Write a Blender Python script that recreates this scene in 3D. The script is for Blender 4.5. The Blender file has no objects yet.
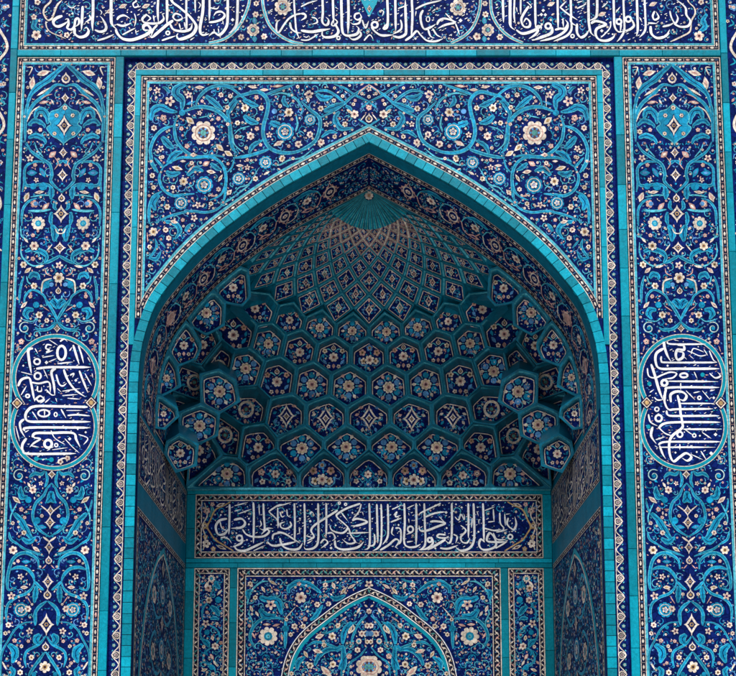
import bpy, math, random
from mathutils import Vector
random.seed(11)
PI = math.pi
scene = bpy.context.scene
C = scene.collection

# ------------------------------------------------------------------ camera model
FPX, W0, H0 = 1000.0, 736.0, 676.0          # focal length in photo pixels
PPX, PPY = 369.0, 680.0                     # principal point (a shifted, architectural view)
TH = math.atan(0.11)
D, ZE = 12.4, 1.6
cth, sth = math.cos(TH), math.sin(TH)
YR = 0.045        # recessed inner frame
YB = 3.56        # back wall of the niche
Y1 = 1.10        # end of the barrel, start of the vault
XJ = 2.985       # half width of the opening
ZS = 6.40        # springing height


def axis_x(y):
    return 368.3 + (y - 110) * 0.0031


def ray(x, y):
    dx, dy = (x - axis_x(y)) / FPX, (PPY - y) / FPX
    return Vector((dx, cth - dy * sth, sth + dy * cth))


def R(x, y, Y=0.0):
    r = ray(x, y)
    k = (D + Y) / r.y
    return r.x * k, ZE + r.z * k


def proj(p):
    X, Y, Z = p[0], p[1] + D, p[2] - ZE
    f = Y * cth + Z * sth
    u = -Y * sth + Z * cth
    y = PPY - FPX * u / f
    return axis_x(y) + FPX * X / f, y


def Zof(y, Y=0.0):
    return R(369, y, Y)[1]


# ------------------------------------------------------------------ materials
MATS = []
MI = {}


def glaze(name, col, rough=0.30, var=0.28, bump=0.22, spec=0.035, speck=0.22, seams=0.38):
    m = bpy.data.materials.new(name)
    m.use_nodes = True
    nt = m.node_tree
    b = nt.nodes['Principled BSDF']
    N = lambda t: nt.nodes.new(t)
    L = nt.links.new
    geo = N('ShaderNodeNewGeometry')
    tc = N('ShaderNodeTexCoord')
    n1 = N('ShaderNodeTexNoise'); n1.inputs['Scale'].default_value = 26; n1.inputs['Detail'].default_value = 5
    n2 = N('ShaderNodeTexNoise'); n2.inputs['Scale'].default_value = 0.9; n2.inputs['Detail'].default_value = 4
    n3 = N('ShaderNodeTexVoronoi'); n3.inputs['Scale'].default_value = 55
    for n in (n1, n2, n3):
        L(tc.outputs['Object'], n.inputs['Vector'])

    def mr(src, a, c):
        r = N('ShaderNodeMapRange')
        r.inputs['To Min'].default_value = a; r.inputs['To Max'].default_value = c
        L(src, r.inputs['Value'])
        return r.outputs['Result']

    def mul(a, c):
        q = N('ShaderNodeMath'); q.operation = 'MULTIPLY'
        L(a, q.inputs[0]); L(c, q.inputs[1])
        return q.outputs[0]
    # grain, seams between the cut pieces, rain streaks
    n4 = N('ShaderNodeTexNoise'); n4.inputs['Scale'].default_value = 120; n4.inputs['Detail'].default_value = 3
    L(tc.outputs['Object'], n4.inputs['Vector'])
    vs = N('ShaderNodeTexVoronoi'); vs.feature = 'DISTANCE_TO_EDGE'; vs.inputs['Scale'].default_value = 13
    vc = N('ShaderNodeTexVoronoi'); vc.inputs['Scale'].default_value = 13
    L(tc.outputs['Object'], vs.inputs['Vector']); L(tc.outputs['Object'], vc.inputs['Vector'])
    mp_ = N('ShaderNodeMapping'); mp_.inputs['Scale'].default_value = (7, 7, .55)
    L(tc.outputs['Object'], mp_.inputs['Vector'])
    n5 = N('ShaderNodeTexNoise'); n5.inputs['Scale'].default_value = 1.0; n5.inputs['Detail'].default_value = 5
    L(mp_.outputs[0], n5.inputs['Vector'])
    seam = N('ShaderNodeMapRange'); seam.inputs['From Max'].default_value = 0.11
    seam.inputs['To Min'].default_value = 1 - seams; seam.inputs['To Max'].default_value = 1.0
    L(vs.outputs['Distance'], seam.inputs['Value'])
    sx = N('ShaderNodeSeparateColor'); L(vc.outputs['Color'], sx.inputs[0])
    v = mul(mr(geo.outputs['Random Per Island'], 1 - var, 1 + var * 0.8), mr(n1.outputs['Fac'], 1 - speck * 1.4, 1 + speck * 1.4))
    v = mul(v, mr(n2.outputs['Fac'], 0.72, 1.28))
    v = mul(v, mr(n4.outputs['Fac'], 0.50, 1.50))
    v = mul(v, mr(n5.outputs['Fac'], 0.70, 1.30))
    v = mul(v, seam.outputs['Result'])
    v = mul(v, mr(sx.outputs[0], 1 - seams * .45, 1 + seams * .45))
    mx = N('ShaderNodeMix'); mx.data_type = 'RGBA'; mx.blend_type = 'MULTIPLY'
    mx.inputs[0].default_value = 1.0
    mx.inputs[6].default_value = (*col, 1)
    cb = N('ShaderNodeCombineColor')
    for i in range(3):
        L(v, cb.inputs[i])
    L(cb.outputs[0], mx.inputs[7])
    # fine pale crazing specks
    gt = N('ShaderNodeMath'); gt.operation = 'LESS_THAN'; gt.inputs[1].default_value = 0.16
    L(n3.outputs['Distance'], gt.inputs[0])
    sc_ = N('ShaderNodeMath'); sc_.operation = 'MULTIPLY'; sc_.inputs[1].default_value = 0.10
    L(gt.outputs[0], sc_.inputs[0])
    m2 = N('ShaderNodeMix'); m2.data_type = 'RGBA'
    L(sc_.outputs[0], m2.inputs[0]); L(mx.outputs[2], m2.inputs[6])
    m2.inputs[7].default_value = (0.5 * col[0] + 0.06, 0.5 * col[1] + 0.07, 0.5 * col[2] + 0.08, 1)
    L(m2.outputs[2], b.inputs['Base Color'])
    b.inputs['Roughness'].default_value = rough
    b.inputs['Specular IOR Level'].default_value = spec
    L(mr(n1.outputs['Fac'], rough - .1, rough + .22), b.inputs['Roughness'])
    bp = N('ShaderNodeBump'); bp.inputs['Strength'].default_value = bump; bp.inputs['Distance'].default_value = 0.012
    L(n1.outputs['Fac'], bp.inputs['Height']); L(bp.outputs[0], b.inputs['Normal'])
    MI[name] = len(MATS)
    MATS.append(m)
    return m


glaze('navy', (0.0040, 0.0135, 0.112), var=.3, seams=.6, spec=.012)
glaze('turquoise', (0.002, 0.285, 0.39), var=.38, spec=.07, seams=.12)
glaze('pale_turquoise', (0.09, 0.46, 0.57), var=.22)
glaze('cream', (0.76, 0.66, 0.55), var=.18)
glaze('pink', (0.62, 0.36, 0.31), var=.25)
glaze('white', (0.82, 0.82, 0.82), var=.08, speck=.1, seams=.15)
glaze('black', (0.010, 0.013, 0.038), var=.3)
glaze('ochre', (0.50, 0.33, 0.15), var=.25)
glaze('sky_blue', (0.10, 0.30, 0.60), var=.3)
glaze('wine', (0.10, 0.045, 0.06), var=.3)
glaze('teal', (0.003, 0.155, 0.25), var=.25, rough=.3, spec=.10, seams=.1)  # darker turquoise; its depth is partly the niche's shade put into the colour
glaze('sea_green', (0.10, 0.36, 0.34), var=.25)
glaze('joint', (0.02, 0.09, 0.13), var=.1, rough=.7)
glaze('brick', (0.34, 0.25, 0.17), var=.1, rough=.8)
glaze('paving', (0.70, 0.67, 0.62), var=.1, rough=.7)
glaze('azure', (0.008, 0.265, 0.46), var=.3)
NAVY, TURQ, PALE, CREAM, PINK, WHITE, BLACK, OCHRE, SKY, WINE, SHADE_TEAL, SEA, JOINT, BRICK, PAVING, AZUR = range(16)


# ------------------------------------------------------------------ object helpers
def tag(o, label=None, cat=None, group=None, kind=None):
    if label: o['label'] = label
    if cat: o['category'] = cat
    if group: o['group'] = group
    if kind: o['kind'] = kind
    return o


def thing(name, label, cat, loc=(0, 0, 0), group=None):
    o = bpy.data.objects.new(name, None)
    o.location = loc
    o.empty_display_size = 0.2
    C.objects.link(o)
    return tag(o, label, cat, group)


def link_mesh(name, verts, faces, mats, parent=None, smooth=False):
    me = bpy.data.meshes.new(name)
    if parent is not None:
        p = parent
        off = Vector((0, 0, 0))
        while p is not None:
            off += Vector(p.location); p = p.parent
        verts = [(v[0] - off.x, v[1] - off.y, v[2] - off.z) for v in verts]
    me.from_pydata(verts, [], faces)
    used = sorted(set(mats))
    rm = {u: i for i, u in enumerate(used)}
    for u in used:
        me.materials.append(MATS[u])
    me.polygons.foreach_set('material_index', [rm[m] for m in mats])
    if smooth:
        me.polygons.foreach_set('use_smooth', [True] * len(faces))
    me.update()
    o = bpy.data.objects.new(name, me)
    C.objects.link(o)
    o.parent = parent
    return o


class Solid:
    """boxes and prisms"""
    def __init__(s): s.v, s.f, s.m = [], [], []

    def box(s, x0, x1, y0, y1, z0, z1, mat, bev=0.0):
        b = len(s.v)
        if bev <= 0:
            s.v += [(x0, y0, z0), (x1, y0, z0), (x1, y1, z0), (x0, y1, z0), (x0, y0, z1), (x1, y0, z1), (x1, y1, z1), (x0, y1, z1)]
            F = [(0, 3, 2, 1), (4, 5, 6, 7), (0, 1, 5, 4), (1, 2, 6, 5), (2, 3, 7, 6), (3, 0, 4, 7)]
        else:   # front face (low y) chamfered
            e = bev
            s.v += [(x0, y1, z0), (x1, y1, z0), (x1, y1, z1), (x0, y1, z1),
                    (x0, y0 + e, z0), (x1, y0 + e, z0), (x1, y0 + e, z1), (x0, y0 + e, z1),
                    (x0 + e, y0, z0 + e), (x1 - e, y0, z0 + e), (x1 - e, y0, z1 - e), (x0 + e, y0, z1 - e)]
            F = [(0, 3, 2, 1)]
            for a, c in ((0, 4), (4, 8)):
                for i in range(4):
                    j = (i + 1) % 4
                    F.append((a + i, a + j, c + j, c + i))
            F.append((8, 9, 10, 11))
        s.f += [tuple(i + b for i in q) for q in F]
        s.m += [mat] * len(F)

    def hexa(s, pts, mat):
        b = len(s.v); s.v += [tuple(p) for p in pts]
        F = [(0, 3, 2, 1), (4, 5, 6, 7), (0, 1, 5, 4), (1, 2, 6, 5), (2, 3, 7, 6), (3, 0, 4, 7)]
        s.f += [tuple(i + b for i in q) for q in F]; s.m += [mat] * len(F)

    def face(s, pts, mat):
        b = len(s.v); s.v += [tuple(p) for p in pts]
        s.f.append(tuple(range(b, b + len(pts)))); s.m.append(mat)

    def build(s, name, parent=None): return link_mesh(name, s.v, s.f, s.m, parent)


# ------------------------------------------------------------------ 2D curve helpers
def crom(pts, n=5, closed=False):
    if len(pts) < 3 and not closed:
        (x0, y0), (x1, y1) = pts[0], pts[-1]
        return [(x0 + (x1 - x0) * i / 3, y0 + (y1 - y0) * i / 3) for i in range(4)]
    out = []
    L = len(pts)
    rng = range(L if closed else L - 1)
    for i in rng:
        if closed:
            p0, p1, p2, p3 = pts[i - 1], pts[i], pts[(i + 1) % L], pts[(i + 2) % L]
        else:
            p0, p1, p2, p3 = pts[max(i - 1, 0)], pts[i], pts[i + 1], pts[min(i + 2, L - 1)]
        for k in range(n):
            t = k / n
            out.append(tuple(0.5 * (2 * p1[d] + (p2[d] - p0[d]) * t + (2 * p0[d] - 5 * p1[d] + 4 * p2[d] - p3[d]) * t * t
                                    + (3 * p1[d] - p0[d] - 3 * p2[d] + p3[d]) * t ** 3) for d in (0, 1)))
    if not closed: out.append(pts[-1])
    return out


def plen(pts):
    s = [0.0]
    for a, b in zip(pts, pts[1:]):
        s.append(s[-1] + math.hypot(b[0] - a[0], b[1] - a[1]))
    return s


def at_len(pts, S, d):
    d = max(0, min(S[-1], d))
    lo = 0
    for i in range(1, len(S)):
        if S[i] >= d:
            lo = i - 1
            break
    a, b = pts[lo], pts[lo + 1]
    l = (S[lo + 1] - S[lo]) or 1e-9
    t = (d - S[lo]) / l
    return (a[0] + (b[0] - a[0]) * t, a[1] + (b[1] - a[1]) * t), ((b[0] - a[0]) / l, (b[1] - a[1]) / l)


def offset_path(pts, d, closed=False):
    out = []
    L = len(pts)
    for i in range(L):
        if closed:
            a, b = pts[i - 1], pts[(i + 1) % L]
        else:
            a, b = pts[max(i - 1, 0)], pts[min(i + 1, L - 1)]
        p = pts[i]
        # mitre
        def nrm(u, v):
            l = math.hypot(v[0] - u[0], v[1] - u[1]) or 1e-9
            return (-(v[1] - u[1]) / l, (v[0] - u[0]) / l)
        n1 = nrm(a, p) if a != p else nrm(p, b)
        n2 = nrm(p, b) if b != p else n1
        nx, ny = n1[0] + n2[0], n1[1] + n2[1]
        l2 = nx * nx + ny * ny
        k = 2.0 / max(l2, 0.35)
        out.append((p[0] + nx * k * d, p[1] + ny * k * d))
    return out


def clip_half(poly, p, n):
    """keep the side where (q-p).n >= 0"""
    out = []
    L = len(poly)
    for i in range(L):
        a, b = poly[i], poly[(i + 1) % L]
        da = (a[0] - p[0]) * n[0] + (a[1] - p[1]) * n[1]
        db = (b[0] - p[0]) * n[0] + (b[1] - p[1]) * n[1]
        if da >= 0: out.append(a)
        if (da >= 0) != (db >= 0):
            t = da / (da - db)
            out.append((a[0] + (b[0] - a[0]) * t, a[1] + (b[1] - a[1]) * t))
    return out


def area(poly):
    return 0.5 * sum(a[0] * b[1] - b[0] * a[1] for a, b in zip(poly, poly[1:] + poly[:1]))


def inset(poly, d):
    if len(poly) < 3: return []
    if area(poly) < 0: poly = poly[::-1]
    out = list(poly)
    L = len(poly)
    for i in range(L):
        a, b = poly[i], poly[(i + 1) % L]
        l = math.hypot(b[0] - a[0], b[1] - a[1])
        if l < 1e-6: continue
        n = (-(b[1] - a[1]) / l, (b[0] - a[0]) / l)
        out = clip_half(out, (a[0] + n[0] * d, a[1] + n[1] * d), n)
        if len(out) < 3: return []
    # merge near-duplicate points
    res = []
    for q in out:
        if not res or math.hypot(q[0] - res[-1][0], q[1] - res[-1][1]) > 0.05: res.append(q)
    return res if len(res) >= 3 else []


def chaikin(poly, r=0.16):
    out = []
    L = len(poly)
    for i in range(L):
        a, b = poly[i], poly[(i + 1) % L]
        out.append((a[0] + (b[0] - a[0]) * r, a[1] + (b[1] - a[1]) * r))
        out.append((b[0] + (a[0] - b[0]) * r, b[1] + (a[1] - b[1]) * r))
    return out


# ------------------------------------------------------------------ flat tile mosaic
class Art:
    """pieces of glazed tile laid on a surface; maps = list of (u, v, h) -> 3D point"""
    def __init__(s, maps, U=1.0, cell=1.6):
        s.maps = maps; s.U = U; s.v, s.f, s.m = [], [], []; s.k = 0
        s.occ = set(); s.cell = cell
        s.axis = None

    def mark(s, x, y, r):
        c = s.cell * s.U
        n = int(r / c) + 1
        ix, iy = int(x // c), int(y // c)
        for i in range(-n, n + 1):
            for j in range(-n, n + 1):
                if (i * i + j * j) * c * c <= (r + .4 * c) ** 2: s.occ.add((ix + i, iy + j))

    def free(s, x, y, r):
        c = s.cell * s.U
        n = int(r / c)
        ix, iy = int(x // c), int(y // c)
        for i in range(-n, n + 1):
            for j in range(-n, n + 1):
                if (ix + i, iy + j) in s.occ: return False
        return True

    def _h(s, layer):
        s.k = (s.k + 1) % 40
        return 0.0010 + layer * 0.0008 + s.k * 0.000014

    def poly(s, pts, mat, layer=1, one=False, h=None):
        h = s._h(layer) if h is None else h
        for mi, mp in enumerate(s.maps[:1] if one else s.maps):
            b = len(s.v)
            s.v += [mp(p[0], p[1], h + mi * .0003) for p in pts]
            s.f.append(tuple(range(b, b + len(pts)))); s.m.append(mat)

    def strip(s, pts, ws, mat, layer=1, one=False):
        h = s._h(layer)
        L = len(pts)
        lft, rgt = [], []
        for i, p in enumerate(pts):
            a, b = pts[max(i - 1, 0)], pts[min(i + 1, L - 1)]
            dx, dy = b[0] - a[0], b[1] - a[1]
            l = math.hypot(dx, dy) or 1e-9
            w = ws[i] * 0.5
            lft.append((p[0] - dy / l * w, p[1] + dx / l * w)); rgt.append((p[0] + dy / l * w, p[1] - dx / l * w))
        for mi, mp in enumerate(s.maps[:1] if one else s.maps):
            b0 = len(s.v)
            for i in range(L):
                hh = h + 0.0004 * i / L + mi * .0003
                s.v.append(mp(lft[i][0], lft[i][1], hh)); s.v.append(mp(rgt[i][0], rgt[i][1], hh))
            for i in range(L - 1):
                s.f.append((b0 + 2 * i, b0 + 2 * i + 1, b0 + 2 * i + 3, b0 + 2 * i + 2)); s.m.append(mat)

    def band(s, pts, w, mat, layer=0, closed=False, off=0.0):
        """constant width mitred band"""
        a = offset_path(pts, off + w / 2, closed); b = offset_path(pts, off - w / 2, closed)
        h = s._h(layer)
        L = len(pts)
        for mp in s.maps:
            b0 = len(s.v)
            for i in range(L):
                s.v.append(mp(a[i][0], a[i][1], h)); s.v.append(mp(b[i][0], b[i][1], h))
            for i in range(L if closed else L - 1):
                j = (i + 1) % L
                s.f.append((b0 + 2 * i, b0 + 2 * i + 1, b0 + 2 * j + 1, b0 + 2 * j)); s.m.append(mat)

    def disc(s, x, y, r, mat, layer=2, n=9, ry=None, one=False):
        ry = ry or r
        s.poly([(x + r * math.cos(2 * PI * i / n), y + ry * math.sin(2 * PI * i / n)) for i in range(n)], mat, layer, one)

    def ring(s, x, y, rx, ry, w, mat, layer=2, one=False, n=18):
        h = s._h(layer)
        for mi, mp in enumerate(s.maps[:1] if one else s.maps):
            b = len(s.v)
            for i in range(n):
                c, q = math.cos(2 * PI * i / n), math.sin(2 * PI * i / n)
                s.v.append(mp(x + (rx + w / 2) * c, y + (ry + w / 2) * q, h + mi * .0003)); s.v.append(mp(x + (rx - w / 2) * c, y + (ry - w / 2) * q, h + mi * .0003))
            for i in range(n):
                j = (i + 1) % n
                s.f.append((b + 2 * i, b + 2 * i + 1, b + 2 * j + 1, b + 2 * j)); s.m.append(mat)

    def scroll(s, pts, w, mat=AZUR, edge=PALE, taper=.35, layer=1, mark=True, one=False, sm=5):
        p = crom(pts, sm)
        S = plen(p)
        ws = []
        for d in S:
            t = d / (S[-1] or 1)
            ws.append(w * (taper + (1 - taper) * min(1, 4.5 * min(t, 1 - t))))
        if edge is not None:
            s.strip(p, ws, edge, layer, one)
            s.strip(p, [q * .62 for q in ws], mat, layer + 1, one)
        else:
            s.strip(p, ws, mat, layer, one)
        if mark:
            for (x, y), q in zip(p, ws): s.mark(x, y, q / 2)

    def sweep(s, pts, w, mat=AZUR, vein=BLACK, layer=1):
        """acanthus leaf: swelling stroke with a dark vein and lobes"""
        p = crom(pts, 6)
        S = plen(p)
        ws = [w * (0.12 + 0.88 * math.sin(PI * min(1, .06 + .94 * d / S[-1])) ** .8) * (1 + .12 * math.sin(d / S[-1] * 22)) for d in S]
        s.strip(p, [q * 1.16 + .5 * s.U for q in ws], PALE, layer)
        s.strip(p, ws, mat, layer + 1)
        if vein is not None and w > 2.2 * s.U:
            s.strip(p[2:-2], [max(.35 * s.U, q * .14) for q in ws[2:-2]], NAVY, layer + 2)
        for (x, y), q in zip(p, ws): s.mark(x, y, q / 2)

    def leaf(s, x, y, ang, ln, w, mat, core=None, layer=2, one=False, mark=True):
        ca, sa = math.cos(ang), math.sin(ang)
        def sh(k, e=1.0):
            up = [(-.5, 0), (-.3, .3), (-.02, .5), (.25, .3), (.5, 0)]
            q = up + [(a, -b) for a, b in up[-2:0:-1]]
            return [(x + (a * ln * k) * ca - (b * w * k * e) * sa, y + (a * ln * k) * sa + (b * w * k * e) * ca) for a, b in q]
        s.poly(sh(1), mat, layer, one)
        if core is not None:
            s.poly(sh(.52, .9), core, layer + 1, one)
        if mark:
            for t in (-.35, 0, .35): s.mark(x + t * ln * ca, y + t * ln * sa, w * .4)

    def flower(s, x, y, r, pet=CREAM, mid=PINK, core=WINE, n=6, layer=3, one=False, rot=None, star=0.22):
        rot = random.uniform(0, 6) if rot is None else rot
        N = n * 6
        s.disc(x, y, r * 1.14, NAVY, layer - 1, 10, one=one)
        q = []
        for i in range(N):
            t = 2 * PI * i / N
            k = 1 - star * 1.7 + star * 1.7 * abs(math.cos(n * t / 2)) ** (.55 if star < .3 else 1.1)
            q.append((x + r * k * math.cos(t + rot), y + r * k * math.sin(t + rot)))
        s.poly(q, pet, layer, one)
        if r > 1.5 * s.U:
            s.disc(x, y, r * .47, mid, layer + 1, 8, one=one)
            s.disc(x, y, r * .25, core, layer + 2, 7, one=one)
        else:
            s.disc(x, y, r * .34, core, layer + 1, 6, one=one)
        s.mark(x, y, r * 1.05)

    def rosette(s, x, y, r, one=False, layer=3, cols=(CREAM, WINE, SEA, SKY), n=8):
        s.flower(x, y, r, cols[0], cols[1], cols[2], n, layer, one, rot=PI / n, star=.14)
        s.ring(x, y, r * .66, r * .66, r * .08, PINK, layer + 3, one, 16)
        for i in range(6):
            t = i * PI / 3
            s.disc(x + r * .34 * math.cos(t), y + r * .34 * math.sin(t), r * .1, cols[3], layer + 4, 5, one=one)

    def ogee(s, x, y, rx, ry, mat, layer, one=False):
        q = []
        for sx, sy in ((0, -1), (1, 0), (0, 1), (-1, 0)):
            pass
        prof = [(0, 1), (.10, .72), (.42, .40), (.72, .10), (1, 0)]
        for (a, b) in prof[:-1]: q.append((x + a * rx, y - b * ry))
        for (a, b) in prof[:0:-1]: q.append((x + a * rx, y + b * ry))
        for (a, b) in prof[:-1]: q.append((x - a * rx, y + b * ry))
        for (a, b) in prof[:0:-1]: q.append((x - a * rx, y - b * ry))
        s.poly(q, mat, layer, one)

    def diamond(s, x, y, rx, ry, one=False, layer=4, out=CREAM, inn=NAVY, cor=OCHRE):
        s.ogee(x, y, rx * 1.22, ry * 1.18, NAVY, layer - 1, one)
        s.ogee(x, y, rx, ry, out, layer, one)
        s.ogee(x, y, rx * .6, ry * .6, inn, layer + 1, one)
        s.disc(x, y, min(rx, ry) * .3, cor, layer + 2, 6, one=one)
        s.disc(x, y, min(rx, ry) * .14, inn, layer + 3, 5, one=one)
        s.mark(x, y, max(rx, ry))

    def onion(s, x, y, r, one=False, layer=4, out=CREAM, cor=OCHRE):
        def sh(k):
            q = [(0, -1.25), (.2, -.8), (.7, -.35), (.85, .15), (.55, .7), (0, .95)]
            q = q + [(-a, b) for a, b in q[-2:0:-1]]
            return [(x + a * r * k, y + b * r * k) for a, b in q]
        s.poly(sh(1.22), NAVY, layer - 1, one); s.poly(sh(1), out, layer, one); s.poly(sh(.62), NAVY, layer + 1, one); s.poly(sh(.34), cor, layer + 2, one)
        s.mark(x, y, r * 1.1)

    def palmette(s, x, y, r, ang=0.0, one=False, layer=3):
        s.flower(x, y, r, AZUR, PALE, SKY, 9, layer, one, star=.1)
        s.ring(x, y, r * .72, r * .72, r * .09, CREAM, layer + 2, one, 14)
        s.flower(x, y, r * .42, CREAM, SKY, PINK, 5, layer + 3, one, star=.25)

    def marks(s, inside, bbox, n, mat, layer=6, lo=.8, hi=1.5):
        """vowel signs: short slanted ticks, hooks and dots in the free ground"""
        x0, y0, x1, y1 = bbox
        for _ in range(n):
            x, y = random.uniform(x0, x1), random.uniform(y0, y1)
            r = random.uniform(lo, hi) * s.U
            if not inside(x, y) or not s.free(x, y, r + .35 * s.U): continue
            k = random.random()
            if k < .3: s.poly([(x - r * .6, y), (x, y - r * .6), (x + r * .6, y), (x, y + r * .6)], mat, layer)
            elif k < .7: s.scroll([(x - r * 1.1, y + r * .5), (x, y), (x + r * 1.1, y - r * .6)], r * .55, mat, None, .3, layer)
            else: s.scroll([(x - r * .9, y - r * .3), (x - r * .2, y + r * .5), (x + r * .4, y - r * .2), (x + r, y + r * .1)], r * .5, mat, None, .4, layer)
            s.mark(x, y, r)

    def tendrils(s, inside, bbox, n, rmin=2.6, rmax=5.5, w=.75, cols=None):
        """thin spiralling vines with buds laid into the free ground"""
        x0, y0, x1, y1 = bbox
        U = s.U
        cols = cols or (AZUR, AZUR, PALE, PALE, SKY)
        for _ in range(n):
            x, y = random.uniform(x0, x1), random.uniform(y0, y1)
            Rr = random.uniform(rmin, rmax) * U
            a0, sg = random.uniform(0, 2 * PI), random.choice((-1, 1))
            P = []
            for i in range(9):
                t = i / 8
                rr = Rr * (1.25 - .95 * t)
                an = a0 + sg * t * 5.2
                P.append((x + rr * math.cos(an), y + rr * math.sin(an)))
            ok = sum(1 for p in P if inside(*p) and s.free(p[0], p[1], .75 * U))
            if ok < 8 or not all(inside(*p) for p in P): continue
            s.scroll(P, w * U, random.choice(cols), None, .45, 1, sm=3)
            q = P[-1]
            c = random.choice((CREAM, PINK, CREAM, SKY))
            s.flower(q[0], q[1], random.uniform(.9, 1.35) * U, c, OCHRE if c == CREAM else CREAM, WINE, 5, 3)
            for i in (2, 4, 6):
                dx, dy = P[i][0] - x, P[i][1] - y
                l = math.hypot(dx, dy) or 1
                px, py = P[i][0] + dx / l * 1.0 * U, P[i][1] + dy / l * 1.0 * U
                if s.free(px, py, .3 * U) and inside(px, py):
                    s.leaf(px, py, math.atan2(dy, dx) + .6 * sg, 1.9 * U, .9 * U, random.choice((AZUR, AZUR, PALE, PINK, CREAM)), layer=2)

    def fill(s, inside, bbox, n, smin=1.0, smax=2.6, cols=None, margin=.55):
        x0, y0, x1, y1 = bbox
        U = s.U
        cols = cols or (AZUR, AZUR, AZUR, SKY, CREAM, CREAM, PINK, PINK, PALE)
        s.tendrils(inside, bbox, int(n * 1.6), 1.9, 4.8, .72)
        for pas, (lo, hi, cnt) in enumerate(((smax * .7, smax, n // 3), (smin, smax * .7, n))):
            for _ in range(cnt):
                x, y = random.uniform(x0, x1), random.uniform(y0, y1)
                r = random.uniform(lo, hi) * U
                if not inside(x, y) or not s.free(x, y, r + margin * U): continue
                c = random.choice(cols)
                k = random.random()
                a = random.uniform(0, 2 * PI)
                ca, sa = math.cos(a), math.sin(a)
                if k < .26 and r > 1.25 * U:
                    s.flower(x, y, r * .95, c if c in (CREAM, PINK) else CREAM, PINK if c == CREAM else OCHRE, WINE, random.choice((5, 6)))
                elif k < .50 and r > 1.0 * U:      # a curling tendril with a bud
                    q = lambda u, v: (x + r * (u * ca - v * sa), y + r * (u * sa + v * ca))
                    s.scroll([q(-1.05, .3), q(-.4, .75), q(.35, .6), q(.6, 0), q(.1, -.35)], r * .42, random.choice((AZUR, AZUR, PALE, SKY)), None, .35, 1)
                    s.disc(*q(-.05, -.15), r * .3, c, 3, 6)
                elif k < .80:
                    s.leaf(x, y, a, r * 2.3, r * 1.15, c, (NAVY if c in (AZUR, SKY, PALE) else PINK) if r > 1.5 * U else None)
                else:
                    p = [(x - r * ca, y - r * sa), (x + .45 * r * sa, y - .45 * r * ca), (x + r * ca, y + r * sa)]
                    s.scroll(p, r * .62, c, None, .3, 1)
                s.mark(x, y, r)

    def build(s, name, parent=None): return link_mesh(name, s.v, s.f, s.m, parent)


# plane mappers -----------------------------------------------------------------
def m_px(Y):
    """photo-space drawing laid on the plane y = Y"""
    def f(x, y, h):
        X, Z = R(x, y, Y)
        return (X, Y - h, Z)
    return f


def m_xz(Y):
    return lambda x, z, h: (x, Y - h, z)


def mirror(m, ax=0.0):
    def f(x, y, h):
        p = m(x, y, h)
        return (2 * ax - p[0], p[1], p[2])
    return f


# repeated borders -----------------------------------------------------------------
def bead_border(a, path, w, U, closed=False, per=8.6, base=BLACK, line=CREAM, line_w=.65, cols=(CREAM, PINK, CREAM, CREAM), layer=0):
    """dark strip with a row of cream beads between two pale lines"""
    a.band(path, w, base, layer, closed)
    for sg in (-1, 1):
        a.band(path, line_w * U, line, layer + 1, closed, sg * (w / 2 - line_w * U / 2))
    p = path + [path[0]] if closed else path
    S = plen(p)
    n = max(1, int(S[-1] / (per * U)))
    st = S[-1] / n
    for i in range(n):
        (x, y), (tx, ty) = at_len(p, S, (i + .5) * st)
        a.leaf(x, y, math.atan2(ty, tx), st * random.uniform(.5, .62), w * .40, cols[i % len(cols)], layer=layer + 2, mark=False)
        (x, y), _ = at_len(p, S, i * st)
        for sg in (-1, 1):
            a.disc(x - ty * sg * w * .13, y + tx * sg * w * .13, w * .085, (SKY, PINK, CREAM)[i % 3], layer + 2, 5)


def mosaic_border(a, path, w, U, closed=False, per=4.6, layer=0, line=CREAM):
    """busy grey-looking border of little cream scrolls on black"""
    a.band(path, w, BLACK, layer, closed)
    for sg in (-1, 1):
        a.band(path, .9 * U, line, layer + 1, closed, sg * (w / 2 - .45 * U))
    p = path + [path[0]] if closed else path
    S = plen(p)
    n = max(1, int(S[-1] / (per * U)))
    st = S[-1] / n
    for i in range(n):
        (x, y), (tx, ty) = at_len(p, S, (i + .5) * st)
        an = math.atan2(ty, tx)
        sg = 1 if i % 2 else -1
        a.leaf(x, y, an + sg * .85, st * 1.05, w * .24, random.choice((CREAM, CREAM, PINK, SEA, CREAM)), layer=layer + 2, mark=False)
        q = w * .2 * sg
        a.disc(x - ty * -q + tx * st * .2, y + tx * -q + ty * st * .2, w * .08, random.choice((CREAM, OCHRE, SKY)), layer + 2, 5)
        a.disc(x - ty * q + tx * st * .5, y + tx * q + ty * st * .5, w * .075, random.choice((CREAM, PINK)), layer + 2, 5)


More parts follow.
